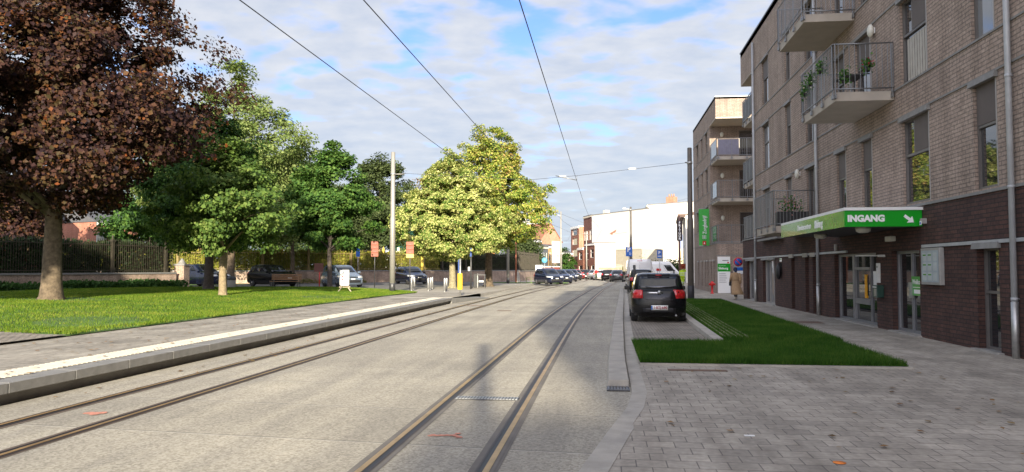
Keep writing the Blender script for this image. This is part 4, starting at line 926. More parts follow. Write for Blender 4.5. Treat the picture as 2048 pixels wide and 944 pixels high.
def S(rings, i, t):
    k = max(0, min(len(rings) - 2, int(math.floor(t)))); ft = t - k
    i %= 64; a = int(math.floor(i)) % 64; fi = i - math.floor(i); b = (a + 1) % 64
    p = Vector(rings[k][a]).lerp(Vector(rings[k][b]), fi); q = Vector(rings[k + 1][a]).lerp(Vector(rings[k + 1][b]), fi)
    return p.lerp(q, ft)
def patch(m, rings, i0, i1, t0, t1, off, mat, n=None, k=3, slant=0.0):
    n = n or max(2, int(abs(i1 - i0)) * 1 + 1); vs = []
    for lay in (off, -.01):
        for b in range(k + 1):
            for a in range(n + 1):
                i = i0 + (i1 - i0) * a / n + slant * (b / k) * (1 - 2 * a / n if slant else 0); t = t0 + (t1 - t0) * b / k
                p = S(rings, i, t); di = S(rings, i + .15, t) - S(rings, i - .15, t); dt = S(rings, i, min(t + .05, len(rings) - 1.001)) - S(rings, i, max(0, t - .05))
                nn = di.cross(dt); nn = nn.normalized() if nn.length > 1e-9 else Vector((0, 0, 1))
                if nn.dot(Vector((p.x * .3, p.y, .05))) < 0 and abs(p.y) > .3: nn = -nn
                elif abs(p.y) <= .3 and nn.x * p.x < 0: nn = -nn
                vs.append(p + nn * lay)
    W = n + 1; H = (k + 1) * W; fs = []
    for b in range(k):
        for a in range(n):
            q = b * W + a; fs.append((q, q + 1, q + W + 1, q + W)); fs.append((H + q, H + q + W, H + q + W + 1, H + q + 1))
    for a in range(n): fs.append((a, H + a, H + a + 1, a + 1)); q = k * W + a; fs.append((q, q + 1, H + q + 1, H + q))
    for b in range(k): q = b * W; fs.append((q, q + W, H + q + W, H + q)); q = b * W + n; fs.append((q, H + q, H + q + W, q + W))
    m.add(vs, fs, mat, True); return m
KIND = {
 # rows: xf, xr (fraction of half length), half-width fraction, corner radius, z front, z rear (fraction of height)
 'hatch': [(.90, -.93, .90, .35, .12, .13), (.965, -.985, .98, .40, .19, .20), (.985, -1.0, .995, .42, .33, .33), (.97, -.985, 1.0, .42, .42, .47), (.90, -.965, .985, .42, .50, .62), (.84, -.945, .95, .42, .53, .645), (.50, -.93, .90, .30, .635, .655), (.47, -.915, .895, .24, .655, .672), (.10, -.78, .79, .17, .94, .94), (.03, -.73, .73, .18, .975, .972), (-.08, -.62, .55, .2, .995, .99)],
 'suv': [(.93, -.93, .90, .3, .15, .15), (.98, -.985, .98, .36, .22, .22), (.995, -1.0, .995, .38, .36, .36), (.985, -.99, 1.0, .38, .48, .50), (.93, -.975, .985, .38, .56, .60), (.87, -.96, .96, .38, .595, .635), (.47, -.94, .90, .34, .655, .66), (.44, -.93, .895, .34, .67, .68), (.12, -.76, .77, .3, .945, .93), (.06, -.70, .72, .3, .975, .965), (-.05, -.6, .5, .3, .995, .985)],
 'sedan': [(.92, -.93, .90, .3, .12, .13), (.975, -.98, .98, .4, .2, .2), (.99, -1.0, .995, .42, .34, .36), (.975, -.99, 1.0, .42, .45, .52), (.90, -.97, .98, .42, .54, .63), (.84, -.95, .95, .42, .575, .665), (.42, -.66, .89, .34, .66, .69), (.38, -.62, .885, .34, .68, .70), (.06, -.30, .74, .3, .95, .94), (.0, -.24, .68, .3, .98, .97), (-.05, -.15, .5, .3, .998, .99)],
 'van': [(.95, -.97, .95, .16, .13, .13), (.985, -.995, .99, .2, .17, .17), (1.0, -1.0, 1.0, .2, .25, .25), (.99, -1.0, 1.0, .2, .38, .38), (.96, -1.0, 1.0, .2, .45, .45), (.86, -1.0, 1.0, .2, .50, .50), (.74, -1.0, .995, .2, .55, .55), (.71, -1.0, .99, .2, .58, .58), (.50, -.99, .94, .2, .86, .86), (.44, -.985, .92, .2, .93, .93), (.36, -.97, .80, .25, .995, .995)],
}
def car(kind, label, pos, rz, dims, pnt, group=None, name='parked_car', cat='car', simple=False, plate=None, wb=.58, wr=.31):
    L, W, H = dims
    t_ = thing(name, label, cat, pos, rz, group)
    rings = [ring(a * L / 2 * .985, b * L / 2 * .985, c * W / 2, r, zf * H, zr * H, bow=.10 if kind != 'van' else .05, bowr=.06 if kind != 'van' else .02) for a, b, c, r, zf, zr in KIND[kind]]
    vs = [p for rg in rings for p in rg]; nr = len(rings); fs = []
    for k in range(nr - 1):
        for i in range(64): fs.append((k * 64 + i, k * 64 + (i + 1) % 64, (k + 1) * 64 + (i + 1) % 64, (k + 1) * 64 + i))
    fs.append(tuple(range(64))[::-1]); fs.append(tuple(range((nr - 1) * 64, nr * 64)))
    m = M(); m.add(vs, fs, pnt, True); body = m.build('body', t_)
    xs = (wb * L / 2 + .02 * L, -wb * L / 2 + .01 * L) if kind != 'van' else (.62 * L / 2, -.52 * L / 2)
    # wheel wells cut with a boolean
    c = M()
    for x in xs:
        for s in (-1, 1): c.lathe([(wr + .055, 0), (wr + .055, .34)], (x, s * (W / 2 - .10) - .17, wr), BLACK, 24, axis='y', smooth=False)
    cut = c.build('cutter'); cut.parent = t_
    bo = body.modifiers.new('b', 'BOOLEAN'); bo.operation = 'DIFFERENCE'; bo.object = cut; bo.solver = 'EXACT'
    bpy.context.view_layer.update()
    me = bpy.data.meshes.new_from_object(body.evaluated_get(bpy.context.evaluated_depsgraph_get())); body.modifiers.clear(); body.data = me; me.name = 'body'
    bpy.data.objects.remove(cut)
    for p in me.polygons: p.use_smooth = True
    try: me.set_sharp_from_angle(angle=R(35))
    except Exception: pass
    g0, g1 = 7.03, 7.93
    def pt(nm, *args, par=None, **kw): mm = M(); patch(mm, rings, *args, **kw); return mm.build(nm, par or t_)
    if kind == 'van':
        pt('windscreen', -5.2, 5.2, 7.1, 7.95, .004, GLASS_CAR)
        for s in (1, -1):
            mm = M(); patch(mm, rings, s * 8.3, s * 11.4, 6.9, 7.9, .006, GLASS_CAR); mm.build('side_window', t_)
            mm = M(); patch(mm, rings, s * 8, s * 24, 2.0, 2.35, .02, BLACK); mm.build('rub_strip', t_)
            mm = M(); patch(mm, rings, s * 11.9, s * 12.0, 2.2, 8.6, .003, DKSTEEL); patch(mm, rings, s * 16.9, s * 17.0, 2.2, 8.6, .003, DKSTEEL); patch(mm, rings, s * 12.2, s * 23.5, 4.6, 4.66, .012, DKSTEEL); mm.build('door_seams', t_)
            mm = M(); patch(mm, rings, s * 4.6, s * 8.2, 4.15, 5.1, .01, HEADL); mm.build('headlight', t_)
            mm = M(); patch(mm, rings, s * 26.2, s * 28.4, 3.2, 5.2, .012, TAIL); mm.build('tail_light', t_)
            mm = M(); mm.box(.52 * L / 2, .56 * L / 2, s * (W / 2 + .02), s * (W / 2 + .26), 1.12, 1.42, BLACK); mm.build('mirror', t_)
        mm = M(); patch(mm, rings, 31.97, 32.03, 2.2, 8.8, .004, DKSTEEL); mm.build('rear_door_seam', t_)
        pt('brake_light', 30.9, 33.1, 9.0, 9.25, .02, TAIL); pt('front_bumper', -7.5, 7.5, .2, 2.4, .012, BLACK); pt('rear_bumper', 26, 38, .3, 2.2, .05, BLACK)
        pt('number_plate', 31.0, 32.0 - .2, 2.7, 3.2, .02, PLATE); pt('grille', -3.4, 3.4, 3.2, 4.2, .012, BLACK)
    else:
        pt('windscreen', -5.0, 5.0, g0, g1, .004, GLASS_CAR, k=4)
        pt('rear_window', 27.0, 37.0, 7.03, 7.9, .006, GLASS_CAR, k=4, n=14)
        for s in (1, -1):
            for a, b in ((9.2, 15.2), (15.7, 21.4)) if kind != 'hatch2' else ((9, 16), (16.5, 21.5)):
                mm = M(); patch(mm, rings, s * a, s * b, 7.05, 7.85, .004, GLASS_CAR); mm.build('side_window', t_)
            mm = M(); patch(mm, rings, s * 3.4, s * 8.6, 3.15 if kind != 'suv' else 3.3, 4.25, .009, HEADL); mm.build('headlight', t_)
            mm = M(); patch(mm, rings, s * 25.0, s * 27.6, 3.1, 5.9 if kind != 'sedan' else 4.8, .012, TAIL, n=5, k=5, slant=.45); mm.build('tail_light', t_)
            mm = M(); mm.box(.37 * L / 2, .41 * L / 2, s * (W / 2 - .03), s * (W / 2 + .17), .615 * H, .70 * H, pnt); mm.build('mirror', t_, bevel=.02)
            mm = M(); patch(mm, rings, s * 15.45, s * 15.50, 1.6, 6.6, .002, BLACK); mm.build('door_seam', t_)
            for hx in (15.9, 21.0): mm = M(); patch(mm, rings, s * hx, s * (hx + .95), 4.7, 4.95, .018, pnt); mm.build('door_handle', t_)
        pt('lower_grille', -4.6, 4.6, 1.15, 2.1, .008, BLACK); pt('upper_grille', -2.8, 2.8, 3.05, 3.6, .008, BLACK)
        pt('number_plate', -1.25, 1.25, 2.2, 2.75, .02, PLATE, k=1); pt('rear_trim', 27.6, 36.4, 1.2 - .1, 1.7, .006, BLACK)
        if kind == 'hatch': zz0, zz1 = 1.42, 2.12
        else: zz0, zz1 = 3.3, 4.0
        pt('number_plate', 32 - 2.35, 32 + 2.35, zz0, zz1, .022, PLATE, k=1)
    mm = M(); mm.box(-L * .42, L * .42, -W * .36, W * .36, .17, .30, BLACK); mm.build('underbody', t_)
    for x in xs:
        for s in (-1, 1):
            w = M(); y = s * (W / 2 - .11)
            w.lathe([(wr * .62, -.095), (wr * .93, -.10), (wr, -.07), (wr, .07), (wr * .93, .10), (wr * .62, .095)], (x, y, wr), RUBBER, 24, axis='y'); wh = w.build('tyre', t_)
            if not simple:
                q = M(); q.lathe([(wr * .60, -.0), (wr * .62, s * .09), (wr * .58, s * .08)], (x, y, wr), ALLOY, 20, axis='y')
                for k in range(7):
                    a = 2 * math.pi * k / 7; q.add([(x + math.cos(a + d) * r_, y + s * (.092 if r_ < .1 else .085), wr + math.sin(a + d) * r_) for r_, d in ((.04, -.6), (wr * .6, -.13), (wr * .6, .13), (.04, .6))], [(0, 1, 2, 3)], ALLOY)
                q.lathe([(.05, s * .06), (.05, s * .10)], (x, y, wr), ALLOY, 10, axis='y'); q.build('rim', wh)
            else:
                q = M(); q.lathe([(wr * .6, s * .08), (wr * .55, s * .10)], (x, y, wr), ALLOY, 14, axis='y'); q.build('rim', wh)
    return t_, rings
# hero: black hatchback on the bay
hb, hr = car('hatch', 'black hatchback seen from behind, parked in the cobbled bay beside the right lawn', (1.68, 25.25, .042), math.pi / 2 - .01, (3.72, 1.70, 1.53), P_BLACK)
TR_ = basis((-1.917, -.02, .462), (0, -1, 0), (0, 0, 1), (-1, 0, 0))
text('1·BTJ·690', .105, DREDP, TR_ @ Matrix.Translation((.0, 0, 0.0)), 'plate_lettering', hb, .001, .002, sx=1.0)
m = M(); m.box(-1.912, -1.89, .215, .25, .40, .52, BLUE_S); m.build('plate_badge', hb)
m = M(); patch(m, hr, 28.4, 33.0, 3.75, 3.95, .012, paint('chrome_trim', (0.3, 0.3, 0.3), .9)); m.build('tailgate_handle_bar', hb)
m = M(); m.lathe([(.06, -.006), (.06, .006)], (-1.873, 0, .93), ALLOY, 16, axis='x'); m.build('round_emblem', hb)
m = M(); m.tube([(-1.80, -.05, 1.05), (-1.785, .2, 1.07), (-1.77, .42, 1.10)], .010, BLACK, 6); m.build('rear_wiper', hb)
m = M(); m.tube([(-1.0, 0, 1.5), (-1.12, 0, 1.68)], .006, BLACK, 5); m.build('aerial', hb)
m = M(); m.lathe([(.032, -.1), (.035, .03)], (-1.74, -.5, .22), GALV, 10, axis='x'); m.build('exhaust_pipe', hb)
m = M(); patch(m, hr, 29.2, 34.8, 8.2, 8.42, .03, P_BLACK); m.build('spoiler', hb); m = M(); patch(m, hr, 31.2, 32.8, 8.02, 8.14, .02, TAIL); m.build('brake_light', hb)
m = M(); patch(m, hr, 28.3, 35.7, 2.88, 2.95, .006, BLACK); m.build('tailgate_seam', hb)
# vehicles beyond it
KY = lambda y: lerpf(REDGE, y)
pz = at(1269, 52.5)
car('suv', 'black four-wheel drive car parked right behind the small black hatchback', (KY(53) + 1.15, 53, .042), math.pi / 2, (3.9, 1.76, 1.62), P_BLACK)
c_, r_ = car('van', 'white van with closed rear doors, parked with its back to the camera', (KY(62) + 1.15, 63.2, .04), math.pi / 2, (5.4, 2.05, 2.42), P_WHITE, cat='van', name='parked_van', wr=.34)
c_, vr = car('van', 'white panel van standing crosswise with a small red logo on its flank', (5.7, 80.5, .04), 0.0, (5.3, 2.05, 2.42), P_WHITE, cat='van', name='parked_van', wr=.34)
m = M(); m.box(-.35, .12, -1.045, -1.03, 1.42, 1.65, RED_S); m.build('red_logo', c_)
# cars across the left car park
hz_ = lambda p: (p.x, p.y, hL(p.x, p.y) + .01)
def facing(p, turn): return math.atan2(-p.y, -p.x) + R(turn)
for kind, x, d, turn, dims, pnt, lab in (('sedan', 405, 54, 38, (4.6, 1.86, 1.62), P_NAVY, 'blue car with light headlamps parked behind the trees, leftmost in the car park'),
        ('suv', 545, 54.5, 32, (4.4, 1.82, 1.60), P_BLACK, 'black sport utility car parked behind the wooden bench'),
        ('hatch', 684, 52.5, 22, (4.1, 1.75, 1.56), P_SILV, 'silver-blue hatchback parked behind the white box on its trestle'),
        ('hatch', 822, 66.5, 22, (4.0, 1.78, 1.56), P_NAVY, 'dark blue electric car parked between the steel mast and the first linden')):
    p = at(x, d); car(kind, lab, hz_(p), facing(p, turn), dims, pnt)
p = at(1097, 75); car('hatch', 'dark blue hatchback heading the row of cars on the left kerb', (p.x, p.y, .12), facing(p, 24), (4.1, 1.76, 1.62), P_NAVY, simple=True, group='cars parked on the left kerb')
for x, d, kd, pc, lab in ((1119, 84, 'sedan', P_NAVY, 'navy car parked second in the row on the left kerb'), (1132, 95, 'hatch', P_NAVY, 'blue car parked third in the row on the left kerb'), (1143, 106, 'suv', P_DGREY, 'dark grey car parked fourth in the row on the left kerb'), (1151, 117, 'hatch', P_RED, 'red car parked last in the row on the left kerb')):
    p = at(x, d); car(kd, lab, (p.x, p.y, .06), facing(p, 22), (4.2, 1.78, 1.55), pc, simple=True, group='cars parked on the left kerb')
for x, d, kd, pc, tr, lab in ((1177, 122, 'hatch', P_DGREY, 165, 'dark grey car leftmost in the far row in front of the big white wall'), (1190, 117, 'sedan', P_GREY, 165, 'grey car second from the left in the far row by the white wall'), (1201, 112, 'hatch', P_WHITE, 170, 'white car in the middle of the far row by the white wall'),
                      (1218, 104, 'suv', P_BLACK, 172, 'black car second from the right in the far row by the white wall'), (1235, 96, 'sedan', P_DGREY, 174, 'dark saloon rightmost in the far row, left of the white van')):
    p = at(x, d); car(kd, lab, (p.x, p.y, .02), facing(p, tr), (4.2, 1.78, 1.52), pc, simple=True, group='cars parked in the far row')

# ------------------------------------------------------------------ people
SKIN = pm('skin', (0.42, 0.24, 0.17), 0.6); TAN = pm('tan_coat_cloth', (0.36, 0.235, 0.13), 0.85, var=.12, scale=9); DKCL = pm('dark_cloth', (0.03, 0.03, 0.035), 0.9); HIVIS = pm('hivis_yellow', (0.50, 0.70, 0.03), 0.75, var=.08); REFL = pm('reflective_tape', (0.6, 0.62, 0.62), 0.35); NAVYC = pm('navy_cloth', (0.02, 0.025, 0.06), 0.9); SHOE = pm('light_shoe', (0.45, 0.4, 0.33), 0.8); REDC = pm('red_cloth', (0.5, 0.03, 0.03), 0.8)
def skin_body(name, verts, edges, radii, mat, parent, root=0, sub=1, label=None):
    me = bpy.data.meshes.new(name); me.from_pydata(verts, edges, []); me.update()
    o = bpy.data.objects.new(name, me); COL.objects.link(o)
    sk = o.modifiers.new('skin', 'SKIN'); sk.use_smooth_shade = True
    if not me.skin_vertices:
        bm = bmesh.new(); bm.from_mesh(me); bm.verts.layers.skin.verify(); bm.to_mesh(me); bm.free()
    for i, r in enumerate(radii):
        sv = me.skin_vertices[0].data[i]; r = r if isinstance(r, tuple) else (r, r); sv.radius = r; sv.use_root = (i == root)
    ss = o.modifiers.new('s', 'SUBSURF'); ss.levels = sub; ss.render_levels = sub
    bpy.context.view_layer.update()
    m2 = bpy.data.meshes.new_from_object(o.evaluated_get(bpy.context.evaluated_depsgraph_get())); o.modifiers.clear(); o.data = m2; m2.materials.clear(); m2.materials.append(mat)
    for p in m2.polygons: p.use_smooth = True
    if parent is not None: o.parent = parent
    if label: o['label'] = label
    return o
def body(parent, J, mats, leg_mat_split=None):
    """one continuous skinned figure from named joints (local metres, x right, y forward)"""
    V = []; E = []; Rr = []; idx = {}
    def v(n, p, r, to=None):
        idx[n] = len(V); V.append(p); Rr.append(r)
        if to is not None: E.append((idx[to], idx[n]))
    v('pel', J['pel'], (.15, .11)); v('waist', J['waist'], (.135, .10), 'pel'); v('chest', J['chest'], (.165, .115), 'waist'); v('neckb', J['neckb'], (.075, .07), 'chest'); v('neck', J['neck'], (.052, .055), 'neckb'); 
    h = Vector(J['head']); v('jaw', tuple(h + Vector((0, .01, -.06))), (.07, .085), 'neck'); v('head', tuple(h + Vector((0, 0, .03))), (.083, .10), 'jaw'); v('crown', tuple(h + Vector((0, -.01, .10))), (.055, .065), 'head')
    for s in ('l', 'r'):
        v('sh' + s, J['sh' + s], .065, 'chest'); v('el' + s, J['el' + s], .043, 'sh' + s); v('wr' + s, J['wr' + s], .027, 'el' + s)
        w = Vector(J['wr' + s]); d = (w - Vector(J['el' + s])).normalized(); side = d.cross(Vector((0, 1, 0))).normalized()
        palm = w + d * .06; v('pm' + s, tuple(palm), (.036, .018), 'wr' + s)
        for k in range(4):
            b = palm + d * .02 + side * (.024 - .016 * k); ln = (.062, .07, .066, .05)[k]
            v('f%d%s' % (k, s), tuple(b), .0095, 'pm' + s); v('g%d%s' % (k, s), tuple(b + d * ln * .6 + Vector((0, .012, 0))), .0085, 'f%d%s' % (k, s)); v('h%d%s' % (k, s), tuple(b + d * ln + Vector((0, .03, 0))), .0075, 'g%d%s' % (k, s))
        tb = w + d * .025 + side * .03; v('t' + s, tuple(tb), .011, 'wr' + s); v('u' + s, tuple(tb + d * .035 + side * .018), .009, 't' + s)
        v('hp' + s, J['hp' + s], .095, 'pel'); v('kn' + s, J['kn' + s], .062, 'hp' + s); v('an' + s, J['an' + s], .042, 'kn' + s)
        a = Vector(J['an' + s]); tdir = Vector(J.get('toe' + s, (0, 1, 0))).normalized(); v('ft' + s, tuple(a + tdir * .08 + Vector((0, 0, -.045))), .036, 'an' + s); v('to' + s, tuple(a + tdir * .17 + Vector((0, 0, -.055))), .028, 'ft' + s)
    o = skin_body('body', V, E, Rr, mats['skin'], parent)
    me = o.data
    order = []
    for k in ('skin', 'top', 'legs', 'shoes'):
        if k != 'skin': me.materials.append(mats[k])
    head = Vector(J['head']); zn = J['neckb'][2]; hips = J['pel'][2]
    for p in me.polygons:
        c = p.center; k = 0
        near_hand = min((c - Vector(J['wrl'])).length, (c - Vector(J['wrr'])).length) < .02 or any((c - (Vector(J['wr' + s]) + (Vector(J['wr' + s]) - Vector(J['el' + s])).normalized() * .09)).length < .095 for s in 'lr')
        if near_hand: k = 0
        elif c.z > zn + .01 and (c - head).length < .26 and abs(c.x - head.x) < .12: k = 0
        elif c.z > hips + .0: k = 1
        elif c.z > J['anl'][2] + .03 and c.z > J['anr'][2] + .0: k = 2
        elif min((c - Vector(J['anl'])).length, (c - Vector(J['anr'])).length) < .20: k = 3
        else: k = 2
        p.material_index = k
    # face
    f = M(); 
    for sx in (-.03, .03): f.ball((head.x + sx, head.y + .098, head.z + .03), .010, pm('eye_dark', (0.03, 0.02, 0.02), .3), 8, 6)
    f.ball((head.x, head.y + .112, head.z), (.012, .018, .02), mats['skin'], 8, 6); f.box(head.x - .022, head.x + .022, head.y + .09, head.y + .102, head.z - .045, head.z - .038, DREDP)
    for sx in (-.088, .088): f.ball((head.x + sx, head.y, head.z + .01), (.012, .02, .03), mats['skin'], 8, 6)
    f.build('face', o)
    return o
WALK = dict(pel=(0, 0, .93), waist=(0, 0, 1.08), chest=(0, .02, 1.27), neckb=(0, .02, 1.43), neck=(0, .03, 1.49), head=(0, .05, 1.58), shl=(-.18, .02, 1.38), ell=(-.23, .10, 1.12), wrl=(-.22, .28, .93), shr=(.18, .02, 1.38), elr=(.23, -.10, 1.12), wrr=(.22, -.08, .86),
            hpl=(-.09, 0, .88), knl=(-.10, -.04, .49), anl=(-.10, -.24, .13), hpr=(.09, 0, .88), knr=(.10, .17, .50), anr=(.10, .22, .085), toel=(0, 1, -.5), toer=(0, 1, .1))
def shell(parent, name, rings_, mat, thick=.012, label=None):
    """cloth lofted through ellipses: (z, cx, cy, rx, ry, wobble)"""
    m = M(); n = 28; vs = []
    for (z, cx, cy, rx, ry, wb) in rings_:
        for k in range(n):
            a = 2 * math.pi * k / n; q = 1 + wb * math.sin(a * 5 + z * 6); vs.append((cx + rx * q * math.cos(a), cy + ry * q * math.sin(a), z + wb * .15 * math.sin(a * 3)))
    fs = [(j * n + k, j * n + (k + 1) % n, (j + 1) * n + (k + 1) % n, (j + 1) * n + k) for j in range(len(rings_) - 1) for k in range(n)]
    m.add(vs, fs, mat, True); o = m.build(name, parent); s = o.modifiers.new('t', 'SOLIDIFY'); s.thickness = thick; return o
# woman in a tan coat, walking away
w_ = thing('person', 'person in long belted tan coat and dark headwear walking away on the footway', 'person', (6.93, 41.2, .03), R(6)); w_.scale = (1, 1, 1.0)
bo = body(w_, WALK, dict(skin=SKIN, top=TAN, legs=pm('grey_trousers', (0.09, 0.09, 0.10), .9), shoes=SHOE))
shell(bo, 'coat', [(.30, .05, -.16, .34, .26, .05), (.45, .03, -.09, .29, .23, .05), (.70, .01, -.03, .235, .19, .03), (.92, 0, 0, .20, .155, .015), (1.06, 0, .01, .165, .135, .01), (1.2, 0, .015, .19, .145, 0), (1.36, 0, .02, .20, .13, 0), (1.43, 0, .02, .12, .10, 0), (1.47, 0, .02, .085, .08, 0)], TAN)
shell(bo, 'belt', [(1.03, 0, .01, .176, .146, .01), (1.08, 0, .01, .174, .144, .01)], pm('tan_belt', (0.25, 0.155, 0.08), .8))
for s in 'lr':
    m = M(); m.tube([Vector(WALK['sh' + s]) + Vector((0, 0, .02)), WALK['el' + s], Vector(WALK['wr' + s]) * .95 + Vector(WALK['el' + s]) * .05], [.085, .068, .055], TAN, 12); m.build('sleeve', bo)
m = M(); m.ball((0, .035, 1.62), (.105, .12, .125), NAVYC, 14, 10); m.ball((0, -.04, 1.55), (.085, .07, .09), NAVYC, 12, 8); m.build('headscarf', bo)
b_ = thing('handbag', 'small black handbag carried at the side of the person in the tan coat', 'bag', (6.66, 41.3, .78)); m = M(); m.box(-.05, .05, -.13, .13, 0, .2, BLACK); m.build('bag_body', b_, bevel=.02); m = M(); m.tube([(0, -.1, .19), (0, -.06, .38), (0, .06, .38), (0, .1, .19)], .01, BLACK, 6); m.build('strap', b_)
# worker in hi-vis, walking away with a traffic cone on the shoulder
wk = dict(WALK); wk.update(wrr=(.18, .12, 1.60), elr=(.30, .12, 1.32), shr=(.19, .02, 1.38))
w_ = thing('person', 'road worker in yellow high-visibility clothes walking away with an orange traffic cone on the shoulder', 'person', (7.08, 70.2, .03), R(4)); w_.scale = (1.06, 1.06, 1.06)
bo = body(w_, wk, dict(skin=SKIN, top=HIVIS, legs=HIVIS, shoes=BLACK))
shell(bo, 'jacket', [(.80, 0, 0, .215, .17, .02), (.95, 0, 0, .215, .17, .01), (1.15, 0, .01, .205, .16, .01), (1.34, 0, .02, .215, .15, 0), (1.43, 0, .02, .14, .11, 0), (1.48, 0, .02, .09, .085, 0)], HIVIS)
for z in (.98, 1.16): shell(bo, 'reflective_band', [(z, 0, .01, .222, .178, .01), (z + .06, 0, .01, .222, .178, .01)], REFL)
for s, jx in (('l', -.10), ('r', .10)):
    k, a, h = Vector(wk['kn' + s]), Vector(wk['an' + s]), Vector(wk['hp' + s])
    m = M(); m.tube([h, k, k.lerp(a, .88)], [.115, .09, .075], HIVIS, 12); m.build('trouser_leg', bo)
    for t in (.25, .6): m = M(); m.tube([k.lerp(a, t), k.lerp(a, t + .14)], .092, REFL, 12); m.build('reflective_band', bo)
    m = M(); m.tube([Vector(wk['sh' + s]) + Vector((0, 0, .01)), wk['el' + s], wk['wr' + s]], [.09, .07, .05], HIVIS, 12); m.build('sleeve', bo)
m = M(); m.ball((0, .04, 1.64), (.10, .115, .10), BLACK, 12, 8); m.build('cap', bo)
t_ = thing('traffic_cone', 'orange traffic cone carried on the shoulder of the road worker', 'traffic cone', (7.12, 70.05, 1.90))
m = M(); m.prism([(-.24, -.24), (.24, -.24), (.24, .24), (-.24, .24)], .03, ORANGE_S, axis='y', a0=0.0); m.build('foot', t_, bevel=.01)
m = M(); m.lathe([(.18, .03), (.15, .15), (.04, .62)], (0, 0, 0), ORANGE_S, 20, axis='y'); m.build('cone', t_); m = M(); m.lathe([(.135, -.006), (.11, -.004)], (0, 0, 0), pm('dark_orange', (0.42, 0.05, 0.01), .8), 20, axis='y'); m.build('opening', t_)
# cyclist far down the street
RIDE = dict(pel=(0, -.12, .98), waist=(0, -.03, 1.12), chest=(0, .12, 1.30), neckb=(0, .19, 1.43), neck=(0, .22, 1.48), head=(0, .26, 1.58), shl=(-.18, .14, 1.38), ell=(-.24, .34, 1.18), wrl=(-.24, .52, 1.04), shr=(.18, .14, 1.38), elr=(.24, .34, 1.18), wrr=(.24, .52, 1.04),
            hpl=(-.09, -.12, .94), knl=(-.11, .26, .72), anl=(-.11, .08, .36), hpr=(.09, -.12, .94), knr=(.11, .16, .56), anr=(.11, .02, .18))
p = at(1192, 108)
w_ = thing('person', 'distant cyclist in a red top riding towards the camera beside the far parked cars', 'person', (p.x, p.y, 0), math.pi + .12); body(w_, RIDE, dict(skin=SKIN, top=REDC, legs=pm('olive_cloth', (0.06, 0.09, 0.03), .9), shoes=BLACK))
t_ = thing('bicycle', 'dark bicycle ridden by the distant person in the red top', 'bicycle', (p.x, p.y, .0), math.pi + .12)
for y in (-.52, .55):
    rr_ = [(0, y + .33 * math.cos(2 * math.pi * k / 24), .34 + .33 * math.sin(2 * math.pi * k / 24)) for k in range(25)]; m = M(); m.tube(rr_, .02, RUBBER, 6, cap=False)
    for k in range(6): a = math.pi * k / 6; m.tube([(0, y + .32 * math.cos(a), .34 + .32 * math.sin(a)), (0, y - .32 * math.cos(a), .34 - .32 * math.sin(a))], .003, GALV, 3)
    m.build('wheel', t_)
m = M(); 
for a, b in (((0, -.52, .34), (0, -.05, .30)), ((0, -.05, .30), (0, -.18, .86)), ((0, -.05, .3), (0, .42, .85)), ((0, -.16, .8), (0, .42, .85)), ((0, -.52, .34), (0, -.16, .8)), ((0, .42, .95), (0, .55, .34)), ((-.25, .5, 1.0), (.25, .5, 1.0))): m.tube([a, b], .018, DKSTEEL, 6)
m.build('frame', t_); m = M(); m.ball((0, -.2, .89), (.07, .13, .03), BLACK, 10, 6); m.build('saddle', t_)

# ------------------------------------------------------------------ masts, wires, signs
def ground_at(x, d):
    p = at(x, d); p.z = hL(p.x, p.y) if p.x < -7.4 else 0.03; return p
def mast(label, p, h, r0, r1, mat, base=None, arm=None, group='tram masts', bh=.55):
    t_ = thing('tram_mast', label, 'mast', p, group=group)
    m = M(); k = h * .52; m.lathe([(r0, 0), (r0, k), (r0 * .97, k + .02), (r1 * 1.15, k + .18), (r1, h), (r1 * .6, h + .02)], (0, 0, 0), mat, 20); m.build('pole', t_)
    if base: m = M(); m.lathe([(r0 + .012, 0), (r0 + .012, bh), (r0, bh + .01)], (0, 0, 0), base, 20); m.build('base_sleeve', t_)
    if arm:
        a, z, L = arm; m = M(); m.tube([(0, 0, z), (math.cos(a) * L, math.sin(a) * L, z + .02)], .03, mat, 8); m.lathe([(r1 * 1.25, -.06), (r1 * 1.25, .06)], (0, 0, z), GALV, 14); m.build('bracket', t_)
    return t_
BRONZE = pm('bronze_mast', (0.12, 0.105, 0.09), 0.55, 0.3)
SM = pm('satin_mast', (0.30, 0.285, 0.255), 0.5, 0.35, var=.08, scale=2)
pm1 = ground_at(785, 45.6)
mast('tall satin grey steel mast standing in the tip of the left lawn', pm1, 8.55, .165, .125, SM, DKSTEEL, arm=(0.2, 7.2, .7))
mast('dark bronze mast at the far end of the right lawn, holding the span wire', Vector((4.57, 41.0, .03)), 8.15, .165, .12, BRONZE, pm('mast_base_dark', (0.03, 0.03, 0.035), .6), arm=(math.pi, 7.35, .25), bh=.75)
mast('grey mast behind the white vans with small lamps at its top', at(1262, 88, .03), 8.9, .16, .11, BRONZE, None, arm=(math.pi * .9, 8.6, .5))
mast('grey mast standing behind the second linden, partly hidden by its crown', ground_at(1016, 80), 8.6, .15, .12, SM, DKSTEEL)
mast('concrete-grey mast on the left kerb at the row of parked cars', at(1122, 100, .1), 9.2, .14, .09, SM, None)
mast('thin grey mast in front of the far brick houses', at(1173, 128, .05), 8.0, .12, .09, SM, None, arm=(math.pi * .95, 7.6, 1.6))
mast('mast behind the camera whose shadow lies on the road between the rails', Vector((1.95, -12.6, .03)), 8.2, .16, .12, BRONZE, DKSTEEL)
